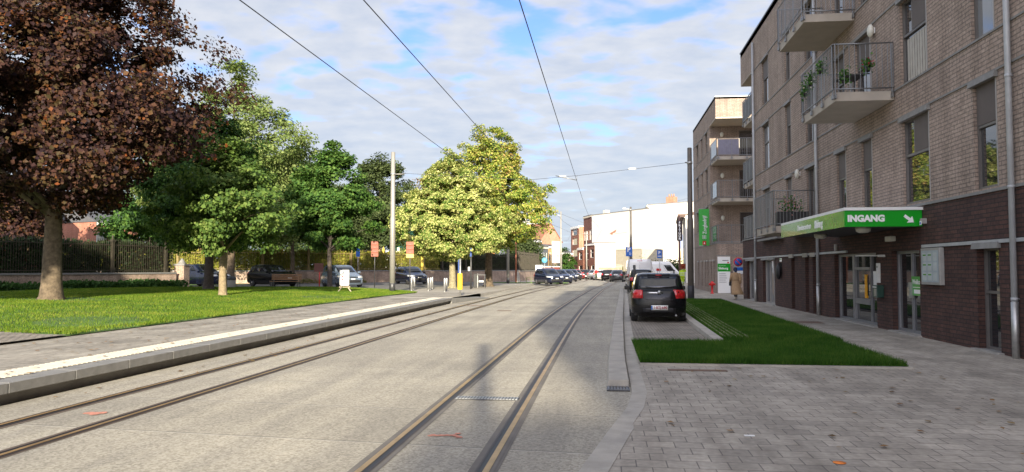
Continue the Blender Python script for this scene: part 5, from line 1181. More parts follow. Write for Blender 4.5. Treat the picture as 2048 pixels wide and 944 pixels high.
t_ = thing('lighting_column', 'slim rust-red pole with a pale concrete foot beside the second linden', 'pole', ground_at(1032, 84)); m = M(); m.lathe([(.09, 0), (.085, 4.6), (.05, 4.62)], (0, 0, 0), pm('rust_red_pole', (0.30, 0.10, 0.05), .6), 12); m.build('pole', t_); m = M(); m.prism([(.1, 0), (.5, 0), (.28, 1.25), (.14, 1.25)], .25, CONC, axis='y', a0=-.1); m.build('stay', t_)
# curved street lamps on the far mast
p = at(1122, 100); t_ = thing('street_lamp', 'white gooseneck street lamp on the mast beside the parked cars', 'lamp', (p.x, p.y, 9.0))
m = M(); m.tube([(0, 0, -.3), (-.8, 0, -.05), (-1.5, 0, .25), (-2.0, 0, .25), (-2.3, 0, -.05)], .035, WHITE, 8); m.build('arm', t_); m = M(); m.ball((-2.35, 0, -.2), (.16, .16, .28), WHITE, 12, 8); m.build('lamp_head', t_)
p = at(1262, 88); 
for dx, dz, nm in ((-.75, 8.75, 'small white lamp on the left arm of the mast behind the vans'),):
    t_ = thing('street_lamp', nm, 'lamp', (p.x + dx, p.y, dz)); m = M(); m.ball((0, 0, 0), (.24, .14, .10), WHITE, 12, 8); m.build('lamp_head', t_); m = M(); m.tube([(0, 0, -.02), (.7, 0, -.1)], .03, WHITE, 6); m.build('arm', t_)
WIRE = pm('overhead_wire', (0.05, 0.05, 0.055), 0.5, .3)
def wire(label, pts, r=.014, group='overhead wires', sag=0.0):
    pts = [Vector(p) for p in pts]; path = []
    for a, b in zip(pts[:-1], pts[1:]):
        n = 14
        for i in range(n): t = i / n; q = a.lerp(b, t); q.z -= sag * 4 * t * (1 - t); path.append(q)
    path.append(pts[-1]); m = M(); m.tube(path, r, WIRE, 5, cap=False); tag(m.build('overhead_wire'), label, 'wire', group)
def wline(X, z, ys=(-20, 8, 24, 42, 60)): return [(X, y, z) for y in ys]
wire('contact wire over the right tram track, rightmost of the three', wline(-1.55, 6.7) + [(-1.5, 75, 6.85), (-.4, 100, 6.8), (-1.5, 140, 6.8), (-6, 165, 6.8)], .012)
wire('contact wire in the middle of the three, over the road', wline(-4.45, 6.72) + [(-4.3, 80, 6.7), (-3.4, 105, 6.7), (-5.5, 135, 6.8), (-13, 165, 6.8)], .012)
wire('leftmost of the three overhead wires, running above the left tram track', wline(-6.75, 6.72) + [(-6.2, 80, 6.7), (-4.6, 105, 6.7), (-6.5, 135, 6.8), (-14, 165, 6.8)], .012)
sA = Vector((4.35, 41.0, 7.38)); sB = Vector((pm1.x + .6, pm1.y, 7.5))
wire('span wire from the bronze mast across the street to the satin mast', [sA, Vector((-1.5, 42.6, 6.98)), Vector((-4.4, 43.5, 6.88)), sB], .011)
for (k, lab) in ((.30, 'white insulator on the span wire nearest the bronze mast'), (.72, 'white insulator at the left end of the pull-off rod')):
    q = sA.lerp(Vector((-5.0, 43.5, 6.8)), k); m = M(); m.lathe([(.03, -.22), (.05, -.15), (.05, .15), (.03, .22)], tuple(q), WHITE, 10, axis='x'); tag(m.build('insulator'), lab, 'insulator')
t_ = thing('pull_off_rod', 'slim pull-off rod hanging from the span wire to the right contact wire', 'rod', (-1.55, 42.6, 6.72)); m = M(); m.tube([(0, 0, 0), (-1.2, .1, .28)], .022, GREY_STEEL, 6); m.build('rod', t_); m = M(); m.tube([(0, 0, -.05), (.02, 0, .26)], .012, GREY_STEEL, 6); m.build('hanger', t_)
p1 = at(1122, 100, 9.0); wire('wire running left from the gooseneck lamp mast into the lindens', [p1, at(1040, 92, 9.4)], .014); wire('wire running right from the gooseneck lamp mast to the far houses', [p1, at(1168, 135, 9.9)], .016)
wire('thin cable crossing the sky to the right of the cream gable house', [at(1310, 95, 9.6), at(1385, 80, 9.3)], .01)

def post_sign(label, p, top, w, h, face, rz, plate_mat, extra=None, post=None, name='road_sign', r=.035, cat='sign'):
    t_ = thing(name, label, cat, p, rz); m = M(); m.tube([(0, 0, 0), (0, 0, top)], r, post or GALV, 10); m.build('post', t_)
    m = M(); m.box(-w / 2, w / 2, -r - .03, -r - .005, top - h, top, plate_mat); m.build('plate', t_, bevel=.01)
    if extra: extra(t_, -r - .032, top - h / 2)
    return t_
def P_ext(sz, small=None):
    def f(t_, y, z):
        T = basis((0, y, z), (1, 0, 0), (0, 0, 1), (0, -1, 0)); text('P', sz, WHITE_S, T @ Matrix.Translation((-.02, sz * .28 if small else 0, 0)), 'lettering', t_, .003, .012)
        m = M(T)
        if small == 'chair':
            m.tube([(.05, -.02, .002), (.06, -.10, .002), (.12, -.10, .002), (.15, -.17, .002)], .013, WHITE_S, 5); rr_ = [(.07 + .05 * math.cos(a), -.15 + .05 * math.sin(a), .002) for a in [math.pi * .7 + k * .4 for k in range(12)]]; m.tube(rr_, .010, WHITE_S, 5)
        else: m.box(-.15, .15, -.22, -.15, -.002, .003, WHITE_S)
        m.build('pictogram', t_)
    return f
q = at(1258, 50, 0.03)
post_sign('blue parking sign with a wheelchair symbol on a grey post left of the black hatchback', q, 3.1, .42, .62, None, 0.0, BLUE_S, P_ext(.42, 'chair'))
q = at(1319, 66, .03); post_sign('blue parking sign with a small plate, in front of the crosswise white van', q, 3.3, .42, .72, None, 0.0, BLUE_S, P_ext(.36, 'bar'))
t_ = thing('parking_bollard', 'dark slender bollard with a yellow box in front of the black four-wheel drive', 'bollard', at(1268.5, 48, .03)); m = M(); m.lathe([(.085, 0), (.085, 1.85), (.07, 1.9)], (0, 0, 0), DKSTEEL, 12); m.build('post', t_); m = M(); m.box(-.16, .02, -.14, -.09, .45, .8, YELLOW); m.build('yellow_box', t_)
# FRITUUR sign
q = at(1359, 84, .03); t_ = thing('shop_sign', 'black vertical sign reading FRITUUR on a brown post beside the white panel van', 'sign', q); m = M(); m.lathe([(.13, 0), (.13, 4.2), (.10, 7.6), (.05, 7.62)], (0, 0, 0), pm('brown_post', (0.13, 0.065, 0.05), .6), 12); m.build('post', t_)
m = M(); m.box(-.30, .32, -.32, -.14, 4.75, 7.0, pm('sign_black', (0.02, 0.012, 0.016), .3)); m.build('sign_box', t_, bevel=.02)
for i, ch in enumerate('FRITUUR'): text(ch, .34, WHITE_S, basis((.01, -.325, 6.78 - .30 * i), (1, 0, 0), (0, 0, 1), (0, -1, 0)), 'lettering', t_, .003, .012)
t_ = thing('waste_bin', 'dark blue bin beside the nose of the white panel van', 'bin', at(1353, 72, .03)); m = M(); m.lathe([(.22, 0), (.26, .85), (.27, .9), (.2, 1.0)], (0, 0, 0), NAVYC, 14); m.build('body', t_); m = M(); m.lathe([(.28, .88), (.28, .94)], (0, 0, 0), DKSTEEL, 14); m.build('rim', t_)

# left side furniture ---------------------------------------------------
def orange(label, x, d, two):
    p = ground_at(x, d); t_ = thing('works_sign', label, 'sign', p, R(12)); m = M(); m.tube([(0, .03, 0), (0, .03, 3.3)], .032, DKSTEEL, 8); m.build('post', t_)
    n = 4
    for i in range(n):
        z0 = 2.22 + .28 * i; mt = ORANGE_S if (i > 0 or not two) else pm('amber_plate', (0.72, 0.42, 0.08), .5)
        m = M(); m.box(-.26, .26, -.03, -.005, z0, z0 + .27, mt); m.build('plate', t_, bevel=.01)
    m = M()
    for i in range(n): m.box(-.07, .07, -.036, -.031, 2.3 + .28 * i, 2.32 + .28 * i, DKSTEEL)
    m.build('clamps', t_); return t_
orange('tall orange works sign of four plates on a post, left of the satin mast', 749.5, 53.5, False); orange('orange works sign with an amber lowest plate, right of the satin mast', 820, 51.5, True)
p = ground_at(639, 49.5); t_ = thing('works_sign', 'low brown square sign on a red post in the tree shade behind the lawn', 'sign', p); m = M(); m.tube([(0, .03, 0), (0, .03, 1.2)], .03, RED_S, 8); m.build('post', t_); m = M(); m.box(-.35, .28, -.02, .0, 1.05, 1.62, pm('brown_plate', (0.12, 0.045, 0.035), .7)); m.build('plate', t_)
p = ground_at(690, 41.8); t_ = thing('display_box', 'white upright box tied on a small wooden trestle at the edge of the lawn', 'box', p, R(18))
for sx in (-1, 1):
    for sy in (-1, 1): m = M(); m.tube([(sx * .40, sy * .28, 0), (sx * .10, sy * .06, .42)], .03, pm('trestle_wood', (0.40, 0.34, 0.25), .8), 6); m.build('leg', t_)
m = M(); m.box(-.3, .3, -.03, .03, .30, .36, MATS['trestle_wood']); m.box(-.2, .2, -.2, .2, .39, .42, MATS['trestle_wood']); m.build('crossbar', t_); m = M(); m.box(-.26, .24, -.2, .2, .421, 1.27, WHITE); m.build('box_body', t_, bevel=.02)
m = M(); m.box(-.15, -.07, -.206, -.201, .70, .80, RED_S); m.box(-.15, -.07, -.206, -.201, .86, .95, RED_S); m.build('red_marks', t_)
# bench
p = ground_at(572, 46.3); t_ = thing('park_bench', 'wooden slatted bench with dark metal legs on the far edge of the lawn', 'bench', p, R(8))
m = M()
for i in range(4): m.box(-.92, .92, -.25 + .12 * i, -.16 + .12 * i, .43, .46, WOOD)
m.build('seat', t_); m = M()
for i in range(3): m.box(-.92, .92, .22, .25, .54 + .13 * i, .63 + .13 * i, WOOD)
m.build('backrest', t_)
for x in (-.8, .8): 
    m = M(); m.box(x - .025, x + .025, -.24, -.2, 0, .43, DKSTEEL); m.box(x - .025, x + .025, .25, .29, 0, .92, DKSTEEL); m.box(x - .025, x + .025, -.24, .26, .39, .428, DKSTEEL); m.build('leg', t_)
p = ground_at(464, 46); t_ = thing('litter_bin', 'squat concrete litter bin with a dark domed top near the trees', 'bin', p); m = M(); m.lathe([(.22, 0), (.24, .06), (.26, .55)], (0, 0, 0), CONC, 16); m.build('drum', t_); m = M(); m.lathe([(.27, .551), (.28, .62), (.2, .72), (.05, .76)], (0, 0, 0), DKSTEEL, 16); m.build('lid', t_)
for x, d, lab in ((823.5, 50.5, 'steel bollard just right of the amber-plated works sign'), (829, 53, 'steel bollard behind the one beside the amber-plated works sign'), (857, 51, 'steel bollard in the middle group, the front one'), (861.5, 54, 'steel bollard in the middle group, second from the front'), (865, 57, 'steel bollard in the middle group, the rearmost one'), (889.5, 48.5, 'steel bollard left of the first linden trunk, the front one'), (893.5, 50.5, 'steel bollard left of the first linden trunk, the rear one')):
    b_ = thing('bollard', lab, 'bollard', ground_at(x, d), group='steel bollards at the car park entrance'); m = M(); m.lathe([(.07, 0), (.07, .86), (.05, .90)], (0, 0, 0), GALV, 14); m.build('post', b_); m = M(); m.lathe([(.1, 0), (.1, .02)], (0, 0, 0), GALV, 14); m.build('foot_plate', b_)
p = ground_at(920.5, 39.6); t_ = thing('stop_marker', 'yellow sleeved marker post with a narrow blue panel at the end of the platform', 'post', p); m = M(); m.lathe([(.045, 0), (.045, 1.95)], (0, 0, 0), GALV, 12); m.build('post', t_); m = M(); m.box(-.12, .12, -.1, .1, .33, 1.18, YELLOW); m.build('yellow_sleeve', t_, bevel=.03); m = M(); m.box(-.10, -.055, -.06, .06, 1.2, 1.90, pm('deep_blue', (0.008, 0.05, 0.22), .5)); m.build('blue_panel', t_)
p = ground_at(942, 58); t_ = thing('sign_post', 'dark post with a blue top panel between the two lindens', 'post', p); m = M(); m.lathe([(.07, 0), (.06, 3.2)], (0, 0, 0), DKSTEEL, 12); m.build('post', t_); m = M(); m.box(-.07, .07, -.1, .1, 2.5, 3.2, MATS['deep_blue']); m.build('blue_panel', t_); m = M(); m.box(-.22, -.08, -.03, .0, 1.4, 1.7, WHITE_S); m.build('notice', t_)
p = ground_at(958, 62); t_ = thing('ticket_machine', 'black ticket cabinet with a steel side frame under the lindens', 'machine', p); m = M(); m.box(-.42, -.12, -.25, .25, 0, 1.15, BLACK); m.build('cabinet', t_, bevel=.02); m = M(); m.box(-.1, -.06, -.25, .25, 0, 1.15, GALV); m.box(-.1, .55, -.25, .25, 1.02, 1.1, DKSTEEL); m.box(.5, .54, -.25, .25, 0, 1.02, DKSTEEL); m.build('frame', t_); m = M(); m.box(0, .4, -.1, .1, .45, .6, GALV); m.build('tray', t_)
p = ground_at(716, 68); post_sign('slim blue sign on a grey post behind the silver-blue hatchback', p, 3.4, .34, 1.0, None, R(20), BLUE_S)
p = ground_at(1078, 86); t_ = thing('information_display', 'white and blue information board on a dark post by the left kerb', 'sign', p); m = M(); m.box(-.42, .42, -.06, .06, .5, 2.0, DKSTEEL); m.box(-.4, .4, -.07, .0, 0, .5, DKSTEEL); m.build('case', t_); m = M(); m.box(-.38, .38, -.075, -.061, .6, 1.95, WHITE_S); m.build('poster', t_); m = M(); m.add([(-.3, -.08, 1.05), (.3, -.08, 1.3), (.3, -.08, 1.6), (-.3, -.08, 1.3)], [(0, 1, 2, 3)], pm('poster_blue', (0.1, 0.35, 0.6), .5)); m.build('picture', t_)
p = at(1089, 92, .15); t_ = thing('road_sign', 'small round light blue sign above the parked dark blue hatchback', 'sign', p); m = M(); m.tube([(0, 0, 0), (0, 0, 2.7)], .035, GALV, 8); m.build('post', t_); m = M(); m.lathe([(.33, -.03), (.33, 0)], (0, -.03, 2.55), pm('light_blue_sign', (0.12, 0.40, 0.62), .4), 20, axis='y'); m.build('disc', t_)
p = ground_at(1064, 80); t_ = thing('bike_rack', 'low green tube rack on the left verge in front of the parked cars', 'rack', p, .0)
for x in (-.6, .6): m = M(); m.tube([(x, 0, 0), (x, 0, .6), (x + .5, 0, .6), (x + .5, 0, 0)], .03, pm('rack_green', (0.25, 0.34, 0.12), .6), 8); m.build('hoop', t_)
m = M(); m.box(-4, 4, -1.2, 1.2, 0.02, .07, LAWNB); tag(m.build('verge', loc=(p.x - .2, p.y + 1.2, p.z)), kind='structure')
# pale marker stone inside the fence, low white box on the wall
m = M(); m.box(-.12, .12, -.08, .08, 0, .26, WHITE); o = m.build('lamp_box', loc=at(790, 72, 1.62)); tag(o, 'small white box on top of the sunlit wall right of the satin mast', 'box')
m = M()
for (x, y) in ((1435, 808), ): 
    a, b = G0(1494, 868, .035); m.box(a - .05, a + .05, b - .02, b + .02, .035, .042, WHITE_S)
tag(m.build('paper_scrap'), 'white scrap of paper on the near pavers', 'litter')
# fallen leaves
rr = np.random.default_rng(11); n = 520
X = np.concatenate([-7.6 - 3.3 * rr.random(330), -7.0 + .9 * rr.random(60) - .2, .6 + 5 * rr.random(130)]); Y = np.concatenate([8 + 26 * rr.random(330) ** 1.2, 9 + 20 * rr.random(60), 7 + 14 * rr.random(130)])
Z = np.array([hL(x, y) + .02 if x < -7.5 else (.012 if x < 0 else .045) for x, y in zip(X, Y)])
a = rr.random(n) * 6.28; s = .02 + .03 * rr.random(n)
v = np.stack([np.stack([X + s * np.cos(a + k * 1.57), Y + s * np.sin(a + k * 1.57), Z + rr.random(n) * .012], 1) for k in range(4)], 1).reshape(-1, 3)
LEAFLIT = leafmat('fallen_leaf', [(0.16, 0.07, 0.03), (0.30, 0.17, 0.06), (0.10, 0.06, 0.03), (0.36, 0.25, 0.09)], trans=.1)
o = raw_mesh('fallen_leaves', v, (np.arange(n)[:, None] * 4 + np.array([0, 1, 2, 0, 2, 3])).reshape(-1, 3), LEAFLIT); tag(o, 'scattered fallen leaves on the platform and pavers', 'leaves', kind='stuff')

# ------------------------------------------------------------------ cemetery wall, railings and ivy
IVY_SHADE = leafmat('ivy_shaded', [(0.010, 0.022, 0.008), (0.02, 0.042, 0.013), (0.035, 0.06, 0.018)], trans=.15)  # shade put into the leaf colour for the shaded stretches
IVY_LIT = leafmat('ivy_yellow_lit', [(0.10, 0.15, 0.012), (0.18, 0.23, 0.02), (0.30, 0.31, 0.03), (0.42, 0.38, 0.06)], trans=.25)  # same ivy with sunlight put into a brighter, yellower colour
IRON = pm('fence_iron_shaded', (0.045, 0.038, 0.025), 0.7, .2, var=.3); IRON_LIT = pm('fence_iron_lit', (0.20, 0.15, 0.055), 0.7, .1, var=.3)  # one iron, with shade and sunlight put into the two colours
def leaves_between(name, a, b, z0, z1, th, n, size, mat, parent=None, seed=1, label=None):
    r = np.random.default_rng(seed); a = np.array(a[:2]); b = np.array(b[:2]); t = r.random(n); d = (b - a) / np.linalg.norm(b - a); nn = np.array([-d[1], d[0]])
    off = (r.random(n) - .5) * th; z = z0 + (z1 - z0) * r.random(n) + .12 * np.sin(t * 31) * (r.random(n))
    q = np.stack([a[0] + (b - a)[0] * t + nn[0] * off, a[1] + (b - a)[1] * t + nn[1] * off, z], 1)
    A = r.normal(size=(n, 3)); A[:, 2] *= .6; A /= np.linalg.norm(A, axis=1)[:, None]; B = np.cross(A, r.normal(size=(n, 3))); B /= np.linalg.norm(B, axis=1)[:, None]
    s = size * (.6 + .8 * r.random(n))[:, None]
    v = np.stack([q, q + (A + B) * s * .5, q + A * s, q + (A - B) * s * .5], 1).reshape(-1, 3)
    return raw_mesh(name, v, (np.arange(n)[:, None] * 4 + np.array([0, 1, 2, 0, 2, 3])).reshape(-1, 3), mat, parent)
def fence(label, a, b, gz, wall_h, top, lit, seed, pillars=4.2, ivy=True, ivlab=None):
    a = Vector((*a, 0)); b = Vector((*b, 0)); L = (b - a).length; d = (b - a) / L; nrm = Vector((d.y, -d.x, 0))
    if nrm.dot(-a) < 0: nrm = -nrm
    T = frame_T(a.x, a.y, d.x, d.y, nrm.x, nrm.y, gz)
    w_ = thing('boundary_wall', 'low brick cemetery wall, ' + label, 'wall', (0, 0, 0), group='cemetery walls'); m = M(T); m.box(0, L, -.2, .2, -.3, wall_h - .1, BR_WALL); m.build('brickwork', w_); m = M(T); m.box(0, L, -.25, .25, wall_h - .1, wall_h, STONE); m.build('coping', w_)
    f_ = thing('iron_fence', 'pointed iron railing, ' + label, 'fence', (0, 0, 0), group='cemetery railings'); ir = IRON_LIT if lit else IRON; m = M(T); n = int(L / .15)
    for i in range(n):
        s = .15 * i; m.box(s - .011, s + .011, -.011, .011, wall_h, top, ir); m.add([(s - .028, 0, top), (s, -.01, top + .17), (s + .028, 0, top), (s, .01, top + .02)], [(0, 1, 2, 3)], ir)
    for z in (wall_h + .12, top - .28): m.box(0, L, -.02, .02, z, z + .045, ir)
    m.build('bars', f_)
    s = .3
    while s < L: m = M(T); m.box(s - .09, s + .09, -.09, .09, wall_h, top + .05, ir); m.box(s - .13, s + .13, -.13, .13, wall_h, wall_h + .3, ir); m.box(s - .12, s + .12, -.12, .12, top - .05, top + .06, ir); m.lathe([(.10, top + .06), (.03, top + .18), (.07, top + .25), (.01, top + .38)], (s, 0, 0), ir, 8); m.build('post', f_); s += pillars
    if ivy:
        o = leaves_between('ivy_hedge', a - nrm * .38, b - nrm * .38, gz + wall_h - .35, gz + top - .05, .5, int(L * 1000), .17, IVY_LIT if lit else IVY_SHADE, None, seed); tag(o, ivlab or ('ivy hedge behind the railing, ' + label), 'hedge', kind='stuff')
        o = None
    return w_
fence('the shaded stretch on the left behind the copper tree', (-34.8, 22), (-28.9, 47.6), .40, 1.05, 3.0, False, 1)
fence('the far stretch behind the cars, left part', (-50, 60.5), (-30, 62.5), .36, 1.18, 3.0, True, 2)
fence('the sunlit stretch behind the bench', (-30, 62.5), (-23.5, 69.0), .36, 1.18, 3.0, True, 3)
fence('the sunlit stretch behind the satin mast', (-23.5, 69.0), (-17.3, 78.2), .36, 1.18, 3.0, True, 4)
fence('the stretch behind the lindens', (-17.3, 78.2), (-10.6, 92), .30, 1.2, 3.1, False, 5)
fence('the last stretch along the street before the houses', (-10.6, 92), (-9.4, 112), .18, 1.25, 3.6, False, 6)
m = M(); m.box(-.35, .35, -.35, .35, -.2, 1.5, BR_WALL); m.box(-.42, .42, -.42, .42, 1.5, 1.62, STONE); m.lathe([(.3, 1.62), (.1, 1.9), (.02, 2.0)], (0, 0, 0), STONE, 12); tag(m.build('gate_pier', loc=(-28.75, 48.3, .4)), 'squat brick pier ending the shaded wall beside the blue car', 'pier')
# undergrowth before the shaded wall
o = leaves_between('ground_cover', (-33.2, 24), (-27.6, 46.5), .42, .95, 1.5, 15000, .13, leafmat('undergrowth', [(0.02, 0.05, 0.015), (0.035, 0.085, 0.02), (0.06, 0.12, 0.03)]), None, 9); tag(o, 'low green undergrowth along the shaded cemetery wall', 'undergrowth', kind='stuff')
o = leaves_between('ground_cover', (-30, 61.4), (-22.2, 68.0), .38, .66, .9, 1800, .12, leafmat('dry_grass', [(0.16, 0.17, 0.05), (0.26, 0.24, 0.10), (0.32, 0.27, 0.14)]), None, 10); tag(o, 'dry grass strip at the foot of the sunlit wall', 'grass', kind='stuff')

# ------------------------------------------------------------------ trees
def tree(name, label, base, H, crown, n_clumps, leaves, lsize, lmat, bmat, tr=.25, seed=0, group='street and park trees', bare=.3, clump_r=.9, droop=0.0, lean=(0, 0), wob=.22, flat=.55, core=True, branches=26, reach=.93):
    """crown: list of (height fraction, radius m); foliage is separate leaves gathered in clumps on real limbs"""
    r = np.random.default_rng(seed); t_ = thing(name, label, 'tree', base, group=group)
    hs = [c[0] for c in crown]; rs = [c[1] for c in crown]; hlo, hhi = hs[0], hs[-1]
    ph = r.random(6) * 6.28
    def radius(hf, ang):
        k = 1 + wob * (np.sin(2 * ang + ph[0] + hf * 5) * .5 + np.sin(3 * ang + ph[1] - hf * 9) * .4 + np.sin(5 * ang + ph[2] + hf * 17) * .35)
        return np.interp(hf, hs, rs) * k
    # weights so clumps fill the volume, biased to the outside
    hf = hlo + (hhi - hlo) * r.random(n_clumps * 4); w = np.interp(hf, hs, rs) ** 1.5 + .05; keep = r.random(len(hf)) < w / w.max(); hf = hf[keep][:n_clumps]; n = len(hf)
    ang = r.random(n) * 2 * np.pi; q = r.random(n) ** .42; rad = radius(hf, ang) * q
    rad = np.maximum(0, rad - clump_r * .35)
    C = np.stack([rad * np.cos(ang) + lean[0] * hf, rad * np.sin(ang) + lean[1] * hf, hf * H], 1)
    # wood
    m = M(); zt = H * (hlo + (hhi - hlo) * .82); npt = 9
    spine = [Vector((math.sin(i * 1.3 + ph[3]) * .05 * i / 3 + lean[0] * (i / npt), math.cos(i * 1.1 + ph[4]) * .05 * i / 3 + lean[1] * (i / npt), zt * i / npt)) for i in range(npt + 1)]
    rr = [tr * (1.55 if i == 0 else 1) * (1 - .9 * (i / npt) ** .9) + .015 for i in range(npt + 1)]
    sp2 = [spine[0], spine[0].lerp(spine[1], .15), spine[0].lerp(spine[1], .45)] + spine[1:]; rr2 = [tr * 1.6, tr * 1.18, tr * 1.02] + rr[1:]
    m.tube(sp2, rr2, bmat, 14)
    for k in range(4):   # root flare
        a = k * 1.57 + ph[5]; m.tube([(math.cos(a) * tr * 1.9, math.sin(a) * tr * 1.9, -.08), (math.cos(a) * tr * .9, math.sin(a) * tr * .9, .10), (math.cos(a) * tr * .5, math.sin(a) * tr * .5, .45)], [tr * .22, tr * .4, tr * .2], bmat, 8)
    pick = r.permutation(n)[:branches]
    for i in pick:
        c = Vector(C[i]); c = Vector((c.x * reach, c.y * reach, c.z)); z0 = min(zt * .95, max(hlo * H * .9, c.z - (c.xy.length) * (.55 - droop * .3))); k = z0 / zt * npt; a = spine[int(min(npt - 1, k))].lerp(spine[int(min(npt - 1, k)) + 1], k - int(min(npt - 1, k)))
        mid = a.lerp(c, .5) + Vector((0, 0, .12 * c.xy.length)); r0 = max(.02, rr[int(min(npt, k))] * .5); m.tube([a, a.lerp(mid, .5) + Vector((r.normal() * .06, r.normal() * .06, .05)), mid, c], [r0, r0 * .7, r0 * .45, r0 * .15], bmat, 6)
    m.build('trunk', t_)
    # leaves
    wts = r.random(n) * .8 + .6; wts /= wts.sum(); cl = r.choice(n, leaves, p=wts); cr = clump_r * (.6 + .8 * r.random(n))
    g_ = r.normal(size=(leaves, 3)); g_ /= np.linalg.norm(g_, axis=1)[:, None]; g_ *= (r.random(leaves) ** .5)[:, None]
    P = C[cl] + g_ * cr[cl][:, None] * np.array([1, 1, flat]); P[:, 2] -= droop * np.hypot(g_[:, 0], g_[:, 1]) * cr[cl] * .6
    out = P - np.array([0, 0, H * (hlo + hhi) * .45]); out /= np.linalg.norm(out, axis=1)[:, None] + 1e-6
    nrm = out * .75 + np.array([0, 0, .55]) + r.normal(size=(leaves, 3)) * .55; nrm /= np.linalg.norm(nrm, axis=1)[:, None]
    ax = np.cross(nrm, r.normal(size=(leaves, 3))); ax[:, 2] -= droop * .8 + .25; ax -= nrm * (ax * nrm).sum(1)[:, None]; ax /= np.linalg.norm(ax, axis=1)[:, None] + 1e-6; bx = np.cross(nrm, ax)
    s = lsize * (.55 + .9 * r.random(leaves))[:, None]
    v = np.stack([P - ax * s * .5, P + bx * s * .42 + nrm * s * .12, P + ax * s * .5, P - bx * s * .42 + nrm * s * .12], 1).reshape(-1, 3)
    raw_mesh('crown', v, (np.arange(leaves)[:, None] * 4 + np.array([0, 1, 2, 0, 2, 3])).reshape(-1, 3), lmat, t_)
    return t_
L_COP = leafmat('copper_leaf', [(0.009, 0.005, 0.008), (0.022, 0.011, 0.013), (0.042, 0.020, 0.018), (0.072, 0.032, 0.020), (0.055, 0.042, 0.018), (0.16, 0.045, 0.012)], trans=.15, clump=.7)
L_GRN = leafmat('green_leaf', [(0.016, 0.042, 0.013), (0.032, 0.078, 0.018), (0.06, 0.125, 0.024), (0.10, 0.17, 0.03)], clump=.8)
L_HORN = leafmat('hornbeam_leaf', [(0.03, 0.065, 0.018), (0.065, 0.12, 0.025), (0.12, 0.19, 0.04), (0.20, 0.25, 0.07)], clump=.6)
L_PALE = leafmat('pale_green_leaf', [(0.06, 0.10, 0.025), (0.12, 0.17, 0.045), (0.20, 0.25, 0.08), (0.27, 0.30, 0.12)], clump=.6)
BARK_G = pm('greenish_bark', (0.24, 0.21, 0.13), 0.95, var=.35, scale=9, bump=.8, bscale=26)
L_BRI = leafmat('bright_green_leaf', [(0.02, 0.055, 0.014), (0.042, 0.10, 0.020), (0.08, 0.155, 0.030), (0.14, 0.22, 0.05)], clump=.9)
L_LIN = leafmat('silver_linden_leaf', [(0.04, 0.10, 0.014), (0.11, 0.18, 0.03), (0.30, 0.34, 0.10), (0.47, 0.47, 0.16), (0.58, 0.55, 0.25)], trans=.2, clump=1.1)
L_LIN2 = leafmat('turning_linden_leaf', [(0.045, 0.11, 0.014), (0.11, 0.18, 0.028), (0.28, 0.34, 0.06), (0.45, 0.42, 0.10), (0.38, 0.22, 0.09)], trans=.25, clump=.5)
L_OLV = leafmat('olive_leaf', [(0.03, 0.045, 0.018), (0.06, 0.085, 0.03), (0.10, 0.125, 0.045)], clump=.7)
L_CYP = leafmat('cypress_leaf', [(0.025, 0.075, 0.055), (0.045, 0.12, 0.085), (0.06, 0.14, 0.095)], trans=.1)
L_RUS = leafmat('rusty_leaf', [(0.14, 0.09, 0.03), (0.25, 0.14, 0.05), (0.2, 0.16, 0.05)])
def tb(x, d, dz=0.0): p = ground_at(x, d); p.z += dz - .02; return p
tree('copper_maple', 'huge dark copper-leaved maple at the left edge, thick trunk on the lawn', tb(105, 27.2), 14.6, [(.235, 1.8), (.29, 4.0), (.38, 5.3), (.52, 5.5), (.66, 4.7), (.80, 3.4), (.9, 2.2), (1.0, .6)], 430, 125000, .145, L_COP, BARK, tr=.34, seed=1, clump_r=.85, flat=.6, wob=.26, branches=60, reach=.8)
tree('hornbeam', 'dense dark green tree right of the copper maple, with a dark trunk', tb(418, 41), 9.8, [(.25, 2.0), (.34, 3.8), (.48, 4.2), (.7, 3.2), (.88, 1.8), (1.0, .2)], 260, 70000, .15, L_GRN, BARK_D, tr=.26, seed=2, clump_r=.85, branches=40, wob=.26)
tree('young_hornbeam', 'younger tree with a pale sunlit trunk on the lawn, low spreading branches', tb(447, 33), 7.4, [(.27, 1.8), (.38, 3.2), (.5, 3.4), (.68, 2.6), (.85, 1.4), (1, .3)], 170, 30000, .15, L_HORN, BARK_P, tr=.17, seed=3, clump_r=.62, flat=.5, wob=.5, branches=44)
tree('background_tree', 'bushy olive-green tree behind the sport utility car', tb(585, 66), 12.2, [(.30, 3.0), (.42, 4.6), (.55, 4.6), (.8, 3.0), (1, .6)], 160, 42000, .22, L_HORN, BARK, tr=.2, seed=4, clump_r=1.1, group='trees behind the car park')
tree('background_tree', 'tall pale green tree with a pointed top rising behind the dark green tree', tb(462, 58), 18.2, [(.2, 4.0), (.4, 6.3), (.58, 5.8), (.72, 3.8), (.86, 1.9), (1, .2)], 380, 75000, .19, L_PALE, BARK, tr=.3, seed=14, clump_r=.85, group='trees behind the car park', wob=.3, branches=60)
tree('maple', 'rounded bright green tree with a slim trunk behind the lawn, left of the satin mast', tb(660, 50.5), 9.8, [(.27, 1.6), (.38, 2.7), (.5, 3.1), (.7, 2.6), (.88, 1.4), (1, .4)], 150, 42000, .18, L_BRI, BARK_D, tr=.16, seed=5, clump_r=.8, wob=.25)
tree('background_tree', 'large dark olive tree behind the fence, left of the first linden', tb(760, 92), 15.2, [(.3, 3.6), (.45, 4.6), (.7, 4.6), (.9, 3.0), (1, .8)], 130, 36000, .26, L_OLV, BARK_P, tr=.35, seed=6, clump_r=1.2, group='trees behind the car park', wob=.35)
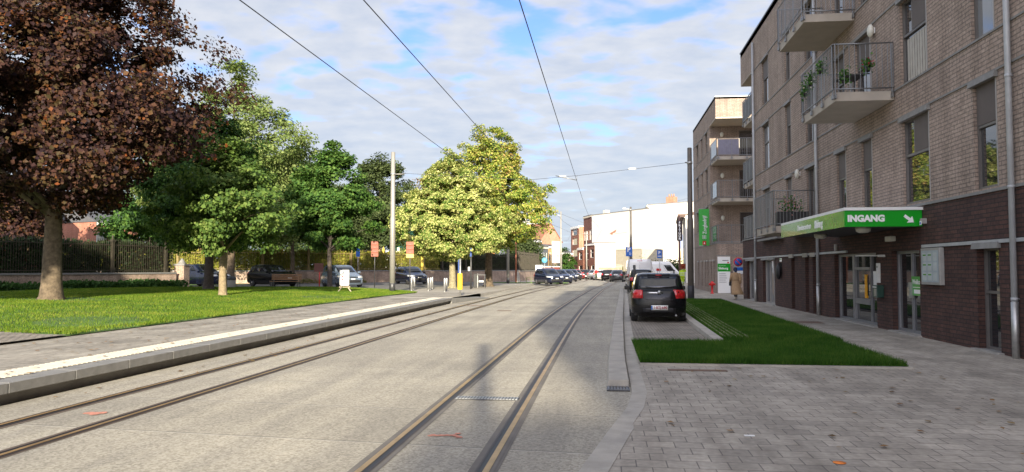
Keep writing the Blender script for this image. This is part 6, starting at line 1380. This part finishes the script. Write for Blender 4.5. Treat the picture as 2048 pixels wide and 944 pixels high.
tree('silver_linden', 'broad silvery yellow-green linden with a pale trunk, nearer of the two lindens', tb(905, 60), 10.9, [(.235, 1.8), (.30, 4.0), (.36, 4.75), (.5, 4.5), (.66, 3.8), (.8, 2.8), (.92, 1.6), (1, .5)], 760, 120000, .14, L_LIN, BARK_G, tr=.28, seed=7, clump_r=.52, droop=.8, flat=.55, wob=.24, branches=60)
tree('linden', 'taller yellowing linden with a mottled trunk, behind and right of the silvery linden', tb(977, 66), 14.2, [(.24, 2.6), (.36, 5.2), (.48, 5.7), (.62, 5.0), (.8, 3.7), (.93, 2.4), (1, .9)], 520, 90000, .165, L_LIN2, BARK, tr=.36, seed=8, clump_r=.66, droop=.6, flat=.55, wob=.34, branches=80)
tree('cypress', 'narrow blue-green cypress behind the fence right of the satin mast', tb(822, 88), 7.2, [(.05, 1.9), (.3, 1.9), (.6, 1.6), (.85, .9), (1, .2)], 110, 22000, .16, L_CYP, BARK_D, tr=.15, seed=9, clump_r=.6, group='trees behind the car park', flat=1.4, branches=6)
tree('background_tree', 'rust-coloured tree top peeping out behind the silvery linden', tb(862, 105), 15.0, [(.4, 2.6), (.6, 4.2), (.85, 2.6), (1, .6)], 70, 16000, .3, L_RUS, BARK_D, tr=.3, seed=10, clump_r=1.3, group='trees behind the car park')
for i, (x, d, h, rad, mt, lab) in enumerate(((300, 70, 12.5, 5.0, L_GRN, 'dark green tree behind the shaded fence, right of the brick chapel'), (400, 80, 12.0, 5.2, L_GRN, 'green tree far behind the hornbeam trunk'), (655, 96, 13.5, 5.2, L_HORN, 'wide pale green tree behind the sunlit fence'), (705, 110, 14.0, 5.5, L_OLV, 'olive tree farthest back behind the bright green maple'), (930, 100, 11.0, 5.5, L_GRN, 'green tree behind the fence, hidden between the lindens'),
                                          (1045, 112, 8.2, 2.9, L_OLV, 'small dark tree at the end of the fence, right of the lindens'), (20, 60, 9.5, 3.6, L_COP, 'dark reddish tree behind the shaded fence at the left edge'), (230, 96, 12, 5, L_OLV, 'olive tree behind the brick chapel'), (560, 120, 13, 6, L_OLV, 'olive tree far behind the background hornbeams'), (120, 115, 12, 6.5, L_GRN, 'dark tree far behind the gatehouse and the chapel'), (640, 140, 11, 7, L_GRN, 'wide dark green tree at the very back, behind the bright green maple'), (800, 130, 11, 6.5, L_GRN, 'dark green tree at the back behind the satin mast'), (880, 120, 9, 5.5, L_OLV, 'low olive tree at the back behind the silvery linden'))):
    tree('background_tree', lab, tb(x, d), h, [(.12, rad * .7), (.35, rad), (.6, rad * .95), (.85, rad * .55), (1, .4)], 90, 20000, .27, mt, BARK_D, tr=.25, seed=20 + i, clump_r=1.4, group='trees behind the car park', branches=10)
tree('unseen_tree', 'broad unseen tree added beyond the left edge of the view to shade the lawn', Vector((-19.6, 6.0, .3)), 12.5, [(.52, 2.4), (.62, 3.4), (.8, 3.2), (.9, 2.2), (1, .5)], 130, 34000, .3, L_GRN, BARK_D, tr=.3, seed=50, clump_r=1.2, group='unseen trees added for shade', branches=12)  # both trees added out of view so their shade falls on the lawn
tree('unseen_tree', 'second broad unseen tree added farther left to shade the lawn', Vector((-27.5, 8.0, .3)), 12.5, [(.50, 2.6), (.62, 4.2), (.8, 4.0), (.9, 2.2), (1, .5)], 130, 34000, .3, L_GRN, BARK_D, tr=.3, seed=51, clump_r=1.2, group='unseen trees added for shade', branches=12)
# shrubs at the far side street and next to the brown post
bush('shrub', 'dark green shrub behind the road worker, beside the brown sign post', (8.6, 98, .03), (1.3, 1.2, 1.25), 6000, L_GRN, .16, 'shrub'); bush('shrub', 'yellowish shrub in front of the mural wall', (5.0, 101, .03), (1.0, .8, 1.15), 3500, L_HORN, .16, 'shrub')
bush('shrub', 'leafy shrub between the mural wall and the parking sign', (6.9, 102, .03), (1.1, .9, 1.1), 4000, L_OLV, .16, 'shrub')
# gravestone cross and pale stones inside
p = at(797, 82, .4); t_ = thing('grave_cross', 'pale stone cross on a gravestone rising behind the fence', 'gravestone', p); m = M(); m.box(-.12, .12, -.1, .1, 1.6, 3.6, CREAM); m.box(-.42, .42, -.1, .1, 2.95, 3.2, CREAM); m.build('cross', t_); m = M(); m.prism([(-.9, 0), (.9, 0), (.9, 1.6), (.3, 2.3), (-.3, 2.3), (-.9, 1.6)], .2, CREAM, axis='y', a0=-.2); m.build('stone', t_)
p = at(775, 84, .4); t_ = thing('grave_statue', 'white weathered stone figure behind the fence left of the cross', 'gravestone', p); m = M(); m.lathe([(.5, 0), (.5, 1.6), (.35, 1.7), (.4, 2.2), (.45, 2.6), (.2, 2.9), (.24, 3.1), (.1, 3.3)], (0, 0, 0), WHITE, 12); m.build('figure', t_)
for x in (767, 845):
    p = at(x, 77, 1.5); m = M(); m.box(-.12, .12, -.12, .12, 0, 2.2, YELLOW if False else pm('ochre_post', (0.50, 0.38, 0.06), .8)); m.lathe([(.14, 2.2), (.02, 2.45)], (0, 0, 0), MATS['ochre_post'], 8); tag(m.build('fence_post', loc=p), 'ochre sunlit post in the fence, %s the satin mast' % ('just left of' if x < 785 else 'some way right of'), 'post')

# ------------------------------------------------------------------ buildings on the left behind the fence
def facade_T(xa, da, xb, db, z=0.0, left=False):
    a = at(xa, da); b = at(xb, db); d = (b - a); L = d.length; d /= L; n = Vector((d.y, -d.x, 0))
    if (n.x > 0 if left else n.dot(-a) < 0): n = -n
    return frame_T(a.x, a.y, d.x, d.y, n.x, n.y, z), L
def simple_house(name, label, xa, da, xb, db, H, mat, ops=(), depth=8, roof='flat', rh=0.0, sidemat=None, rmat=None, wfr=None, cornice=True, group=None, wkw=None, trim=WHITE, chim=(), gz=0.0, left=False):
    T, L = facade_T(xa, da, xb, db, gz, left); t_ = thing(name, label, 'building', (0, 0, 0), group=group); sm_ = sidemat or mat
    ops = [(a * L, b * L, c, d) for a, b, c, d in ops]
    m = M(T); wall(m, 0, L, -.2, H, ops, mat, .16); m.quad((0, 0, -.2), (0, -depth, -.2), (0, -depth, H), (0, 0, H), sm_); m.quad((L, 0, -.2), (L, -depth, -.2), (L, -depth, H), (L, 0, H), sm_); m.quad((0, -depth, -.2), (L, -depth, -.2), (L, -depth, H), (0, -depth, H), mat)
    if roof == 'gable': m.add([(0, 0, H), (L, 0, H), (L / 2, 0, H + rh), (0, -depth, H), (L, -depth, H), (L / 2, -depth, H + rh)], [(0, 1, 2), (3, 4, 5)], mat)
    m.build('wall', t_)
    r = M(T); rm = rmat or ROOF_T
    if roof == 'flat': r.box(-.06, L + .06, -depth, .08, H, H + .16, rm)
    elif roof == 'gable': e = .15; r.add([(-e, e, H - .05), (L / 2, e, H + rh + .05), (L / 2, -depth, H + rh + .05), (-e, -depth, H - .05), (L + e, e, H - .05), (L + e, -depth, H - .05)], [(0, 1, 2, 3), (1, 4, 5, 2)], rm); 
    else: r.add([(-.1, .15, H), (L + .1, .15, H), (L + .1, -depth, H), (-.1, -depth, H), (-.1, -depth / 2, H + rh), (L + .1, -depth / 2, H + rh)], [(0, 1, 5, 4), (2, 3, 4, 5), (0, 4, 3), (1, 2, 5)], rm)
    ro = r.build('roof', t_)
    if roof == 'gable': ro.modifiers.new('t', 'SOLIDIFY').thickness = .12
    for (s, w, zc) in chim:
        c = M(T); z0 = H; c.box(s * L, s * L + w, -2.2, -1.2, z0 - .3, zc - .35, BR_ORANGE); c.build('chimney', ro)
        for q in range(3): c = M(T); c.lathe([(.11, zc - .35), (.09, zc)], (s * L + w * (q + .5) / 3, -1.7, 0), BR_ORANGE, 8); c.build('chimney_pot', ro)
    if cornice and roof != 'gable': c = M(T); c.box(-.02, L + .02, 0, .16, H - .32, H - .02, trim); c.build('cornice', t_)
    for o in ops:
        if o[3] - o[2] > .2: window(t_, T, *o, bars_h=(o[2] + (o[3] - o[2]) * .62,) if o[3] - o[2] > 1 else (), fr=wfr or WHITE, y=-.14, f=.06, sill=CONC if o[2] > .5 else None, **(wkw or {}))
    return t_, T, L
PINKB = brick('chapel_brick', (0.50, 0.19, 0.12), (0.42, 0.15, 0.10), (0.4, 0.28, 0.22))
t_, T, L = simple_house('chapel', 'red brick cemetery chapel with white arched double window, seen behind the shaded fence', 192, 72, 275, 76, 5.9, PINKB, roof='hip', rh=2.0, depth=9, gz=.3)
m = M(T)
for s in (.62, .80):
    c = L * s
    arc = [(c + .42 * math.cos(math.pi * k / 12), .03, 4.2 + .42 * math.sin(math.pi * k / 12)) for k in range(13)]; m.tube([(c + .42, .03, 2.2)] + arc + [(c - .42, .03, 2.2)], .11, WHITE, 6)
m.box(L * .02, L * .5, 0, .12, 4.6, 4.85, WHITE); m.box(0, L * .22, 0, .08, 2.0, 4.6, WHITE); m.build('window_surround', t_)
m = M(T)
for s in (.62, .80): c = L * s; m.add([(c - .4, .02, 2.2), (c + .4, .02, 2.2)] + [(c + .4 * math.cos(math.pi * k / 8), .02, 4.2 + .4 * math.sin(math.pi * k / 8)) for k in range(9)], [tuple(range(11))], GLASS)
m.build('arched_window', t_)
simple_house('gatehouse', 'pink brick gatehouse with white trim glimpsed through the copper leaves at the left edge', -120, 58, 66, 66, 7.2, PINKB, [(.30, .38, 2.5, 5), (.52, .60, 2.5, 5), (.74, .82, 2.5, 5), (.93, .975, 2.5, 5)], roof='hip', rh=3.0, depth=8, gz=.3)

# ------------------------------------------------------------------ buildings closing the street
# big white party wall house
W0 = [(.08, .32, 7.3, 9.3), (.40, .64, 7.3, 9.3), (.72, .94, 7.3, 9.3), (.3, .55, 4.4, 6.2), (.62, .9, 4.4, 6.2), (.15, .45, 0.2, 2.6)]
simple_house('corner_house', 'tall brown brick house front at the left edge of the big white party wall', 1167.5, 152, 1184, 146, 12.1, BR_DKRED, W0, depth=2.0, roof='flat', cornice=True, trim=CREAM)
t_ = thing('white_building', 'very large blank white party wall closing the street, small brick patch showing', 'building', (0, 0, 0)); T, L = facade_T(1184, 145.5, 1300, 128)
m = M(T); m.box(0, L, -14, 0, -.2, 12.0, WHITEWALL); m.build('wall', t_); m = M(T); m.box(-.05, L, -14, .06, 12.0, 12.14, STONE); m.build('roof', t_); m = M(T); m.add([(L * .33, .01, 8.2), (L * .46, .01, 8.9), (L * .44, .01, 8.35), (L * .40, .01, 8.2), (L * .38, .01, 7.9)], [(0, 1, 2, 3, 4)], BR_ORANGE); m.build('bare_brick_patch', t_); m = M(T); m.box(L * .44, L * .64, .0, .06, 8.15, 8.22, CREAM); m.build('ledge', t_)
c = M(T); c.box(.9, 1.7, -3, -2, 12.1, 13.0, CREAM); c.build('chimney', t_)
simple_house('shed', 'beige low outbuilding standing before the big white wall', 1231, 118, 1284, 112, 4.6, pm('beige_render', (0.40, 0.36, 0.28), .9, var=.1), depth=4, roof='flat', cornice=False, rmat=CREAM)
T, L = facade_T(1197, 122, 1246, 112); t_ = thing('yard_fence', 'yellowish slatted yard fence behind the far parked cars', 'fence', (0, 0, 0)); m = M(T)
for i in range(int(L / .5)): m.box(i * .5, i * .5 + .06, -.03, .03, 0, 2.3, CREAM)
m.box(0, L, -.02, .02, 2.1, 2.2, CREAM); m.box(0, L, -.02, .02, .2, .3, CREAM); m.build('bars', t_); m = M(T); m.box(0, L, -.06, -.04, 0, 1.9, pm('fence_panel', (0.30, 0.26, 0.12), .8)); m.build('panel', t_)
# brick houses left of it
W1 = [(.28, .74, 1.2 + 2.9 * i, 2.8 + 2.9 * i) for i in range(4)]
W1[0] = (.2, .8, .2, 2.3)
simple_house('brick_house', 'narrow three-storey red brick house with white windows and flat white roof edge', 1142, 158, 1158, 152, 10.2, BR_RED, [(.18, .74, 1.5, 2.6), (.18, .74, 4.0, 5.6), (.18, .74, 6.6, 8.1), (.18, .74, 8.9, 9.9)][0:0] + [(.2, .78, 4.2, 5.6), (.2, .78, 6.6, 7.9), (.2, .78, 8.6, 9.8)], depth=9, roof='flat', rmat=WHITE, sidemat=BR_ORANGE, trim=WHITE)
simple_house('brick_house', 'low red brick house with a white bay window left of the mast', 1155, 148, 1167, 144, 5.6, BR_RED, [(.25, .75, 3.4, 4.9), (.2, .8, .2, 2.3)], depth=8, roof='flat', rmat=WHITE)
simple_house('brick_house', 'dark red two-storey house in front of the white party wall', 1170, 143, 1190, 137, 6.3, BR_DKRED, [(.12, .36, 3.4, 5.2), (.55, .85, 3.7, 5.3), (.15, .4, .2, 2.2), (.6, .9, .2, 2.3)], depth=6, roof='flat', sidemat=WHITEWALL)
m = M(); T, L = facade_T(1158, 151.9, 1168, 151); m.box  # roof terrace pieces
# left side of the street end
simple_house('orange_house', 'narrow orange-plastered house at the left side of the street end', 1066, 124, 1082, 127, 6.4, pm('orange_render', (0.55, 0.27, 0.10), .8, var=.1), [(.2, .45, 3.4, 5.0), (.6, .85, 3.4, 5.0), (.2, .45, .8, 2.4), (.6, .85, .2, 2.4)], depth=8, roof='flat')
simple_house('grey_house', 'slate grey house with a rounded cream cornice next to the orange house', 1080, 120, 1096, 123, 5.2, pm('slate_render', (0.10, 0.115, 0.14), .7), [(.1, .28, 2.9, 4.3), (.4, .58, 2.9, 4.3), (.7, .88, 2.9, 4.3), (.3, .6, .2, 2.2)], depth=8, roof='flat', trim=CREAM)
simple_house('yellow_house', 'slim ochre house front between the grey house and the billboard', 1095, 124, 1104, 126, 5.4, pm('ochre_render', (0.55, 0.36, 0.16), .8), [(.3, .7, 3.0, 4.5), (.25, .75, .2, 2.3)], depth=8, roof='flat')
simple_house('gable_house', 'tall brick gable wall with a pitched roof rising behind the grey house', 1078, 142, 1124, 146, 6.8, BR_ORANGE, roof='gable', rh=3.6, depth=10, rmat=ROOF_R)
simple_house('low_house', 'low dark-roofed house with a white gutter behind the billboard', 1102, 134, 1144, 140, 4.6, BR_TAN, [(.5, .8, .5, 3.2)], roof='hip', rh=1.6, depth=7)
t_ = thing('billboard', 'white billboard with a faint grey drawing on the side of the street', 'billboard', (0, 0, 0)); T, L = facade_T(1105, 118, 1119, 119.5); m = M(T); m.box(0, L, -.1, .06, 2.6, 6.0, WHITE_S); m.build('board', t_); m = M(T); m.box(.15, L - .1, .062, .066, 3.0, 3.9, pm('poster_grey', (0.5, 0.46, 0.42), .6, var=.4, scale=2)); m.build('poster_drawing', t_)
m = M(T); m.box(.1, .2, -.1, 0, 0, 2.6, DKSTEEL); m.box(L - .2, L - .1, -.1, 0, 0, 2.6, DKSTEEL); m.build('stand', t_)
simple_house('red_shop', 'small red and white shop front behind the parked cars', 1107, 114, 1119, 116, 1.9, pm('dull_red', (0.25, 0.06, 0.05), .7), depth=3, roof='flat', rmat=WHITE, cornice=False)
tree('background_tree', 'small green tree beside the billboard', at(1131, 128), 5.2, [(.15, 1.6), (.5, 2.0), (.8, 1.3), (1, .3)], 50, 9000, .2, L_GRN, BARK_D, tr=.1, seed=40, clump_r=.7, group='trees at the street end')
FARW = [(.05 + .095 * i, .10 + .095 * i, 3.2 + 3 * j, 4.8 + 3 * j) for i in range(10) for j in range(4)]
t_, T, L = simple_house('apartment_block', 'far white apartment block with a stepped roof above the orange house', 1034, 235, 1106, 235, 14.5, WHITEWALL, FARW, depth=14, roof='flat', cornice=False)
m = M(T); m.box(L * .1, L * .55, -12, -2, 14.6, 16.6, WHITEWALL); m.box(L * .2, L * .28, -8, -5, 16.6, 18.4, WHITEWALL); m.box(L * .7, L * .76, -8, -5, 14.6, 17.2, WHITE); m.build('penthouse', t_)
simple_house('apartment_block', 'far beige block seen just right of the linden crowns', 1000, 190, 1044, 196, 10.5, CREAM, [(.1 + .2 * i, .2 + .2 * i, 3 + 3 * j, 4.6 + 3 * j) for i in range(4) for j in range(2)], depth=12)
# cream gable house with the mural, right side
CT = (1296, 112)
simple_house('town_house', 'tall narrow grey stone town house front left of the mural wall', 1283, 158, 1296, 135, 13.1, pm('grey_stone_front', (0.30, 0.255, 0.19), .85, var=.15), [(.05 + .3 * i, .22 + .3 * i, z, z + h) for i in range(3) for z, h in ((.8, 2.6), (5.0, 2.7), (9.1, 2.6))], depth=1.5, roof='flat', trim=CREAM, rmat=CREAM, left=True)
simple_house('town_house', 'lower grey stone house with a curved gable left of the tall town house', 1273, 178, 1283, 160, 9.6, MATS['grey_stone_front'], [(.1 + .3 * i, .28 + .3 * i, z, z + 2.0) for i in range(3) for z in (.8, 4.3)], depth=6, roof='flat', left=True)
t_ = thing('mural_house', 'white party wall with a faded blue and yellow mural and a brick chimney', 'building', (0, 0, 0)); T, L = facade_T(1297, 134.9, 1392, 128); T = T @ Matrix.Diagonal((1, 1, 1.205, 1))
m = M(T); m.box(0, L, -9, 0, -.2, 10.9, WHITEWALL); m.build('wall', t_); m = M(T); m.box(-.05, L, -9, .07, 10.9, 11.02, STONE); m.build('roof', t_)
m = M(T); m.add([(L * .22, .012, 6.3), (L * .95, .012, 6.3), (L * .95, .012, 4.3), (L * .52, .012, 4.3), (L * .48, .012, 5.1)], [(0, 1, 2, 3, 4)], pm('faded_blue', (0.36, 0.44, 0.68), .8, var=.06)); m.build('mural_sky', t_)
m = M(T); m.add([(L * .0, .011, 1.4), (L * .95, .011, 1.4), (L * .95, .011, 3.9), (L * .55, .011, 3.9), (L * .45, .011, 3.2), (0.02, .011, 3.1)], [(0, 1, 2, 3, 4, 5)], pm('faded_sand', (0.72, 0.60, 0.36), .8, var=.12, scale=.5)); m.build('mural_sand', t_)
m = M(T); m.add([(L * .18, .016, 3.3), (L * .42, .016, 3.3), (L * .40, .016, 4.0), (L * .30, .016, 5.2), (L * .27, .016, 5.0), (L * .22, .016, 4.0)], [(0, 1, 2, 3, 4, 5)], pm('faded_figure', (0.42, 0.42, 0.36), .8, var=.3, scale=3)); m.build('mural_figure', t_)
m = M(T); m.box(L * .31, L * .47, -2.4, -1.2, 10.9, 12.0, BR_ORANGE); m.build('chimney', t_)
for q in range(3): m = M(T); m.lathe([(.14, 12.0), (.11, 12.45)], (L * (.34 + .05 * q), -1.8, 0), BR_ORANGE, 8); m.build('chimney_pot', t_)
simple_house('eaves_house', 'narrow white house with brown projecting eaves beyond the second block', 1366, 101, 1372, 88, 8.0, WHITEWALL, [(.2, .4, 4.5, 6.2), (.6, .8, 4.5, 6.2)], depth=9, roof='hip', rh=1.5, rmat=pm('brown_eaves', (0.10, 0.06, 0.045), .7), left=True)
T, L = facade_T(1366, 101, 1372, 88, 0.0, True); m = M(T); m.box(-.3, L + .1, 0.002, .9, 7.75, 8.1, MATS['brown_eaves']); m.build('eaves', bpy.data.objects['eaves_house'])
# streets run on behind, low far roofs so that the horizon is closed
for i, (x, d, w, h, mt, lab) in enumerate(((1020, 150, 16, 6.5, BR_TAN, 'far low brick house behind the end of the cemetery fence'), (1500, 150, 40, 8, BR_RED, 'far brick row hidden behind the second block'), (-100, 170, 60, 8, BR_RED, 'far brick row at the left beyond the gatehouse'))):
    px_ = w / d * 750; simple_house('far_house', lab, x - px_, d, x + px_, d, h, mt, [(.05 + .1 * k, .09 + .1 * k, 1 + 3 * j, 2.6 + 3 * j) for k in range(9) for j in range(2)], roof='hip', rh=2.5, depth=9, rmat=ROOF_R)
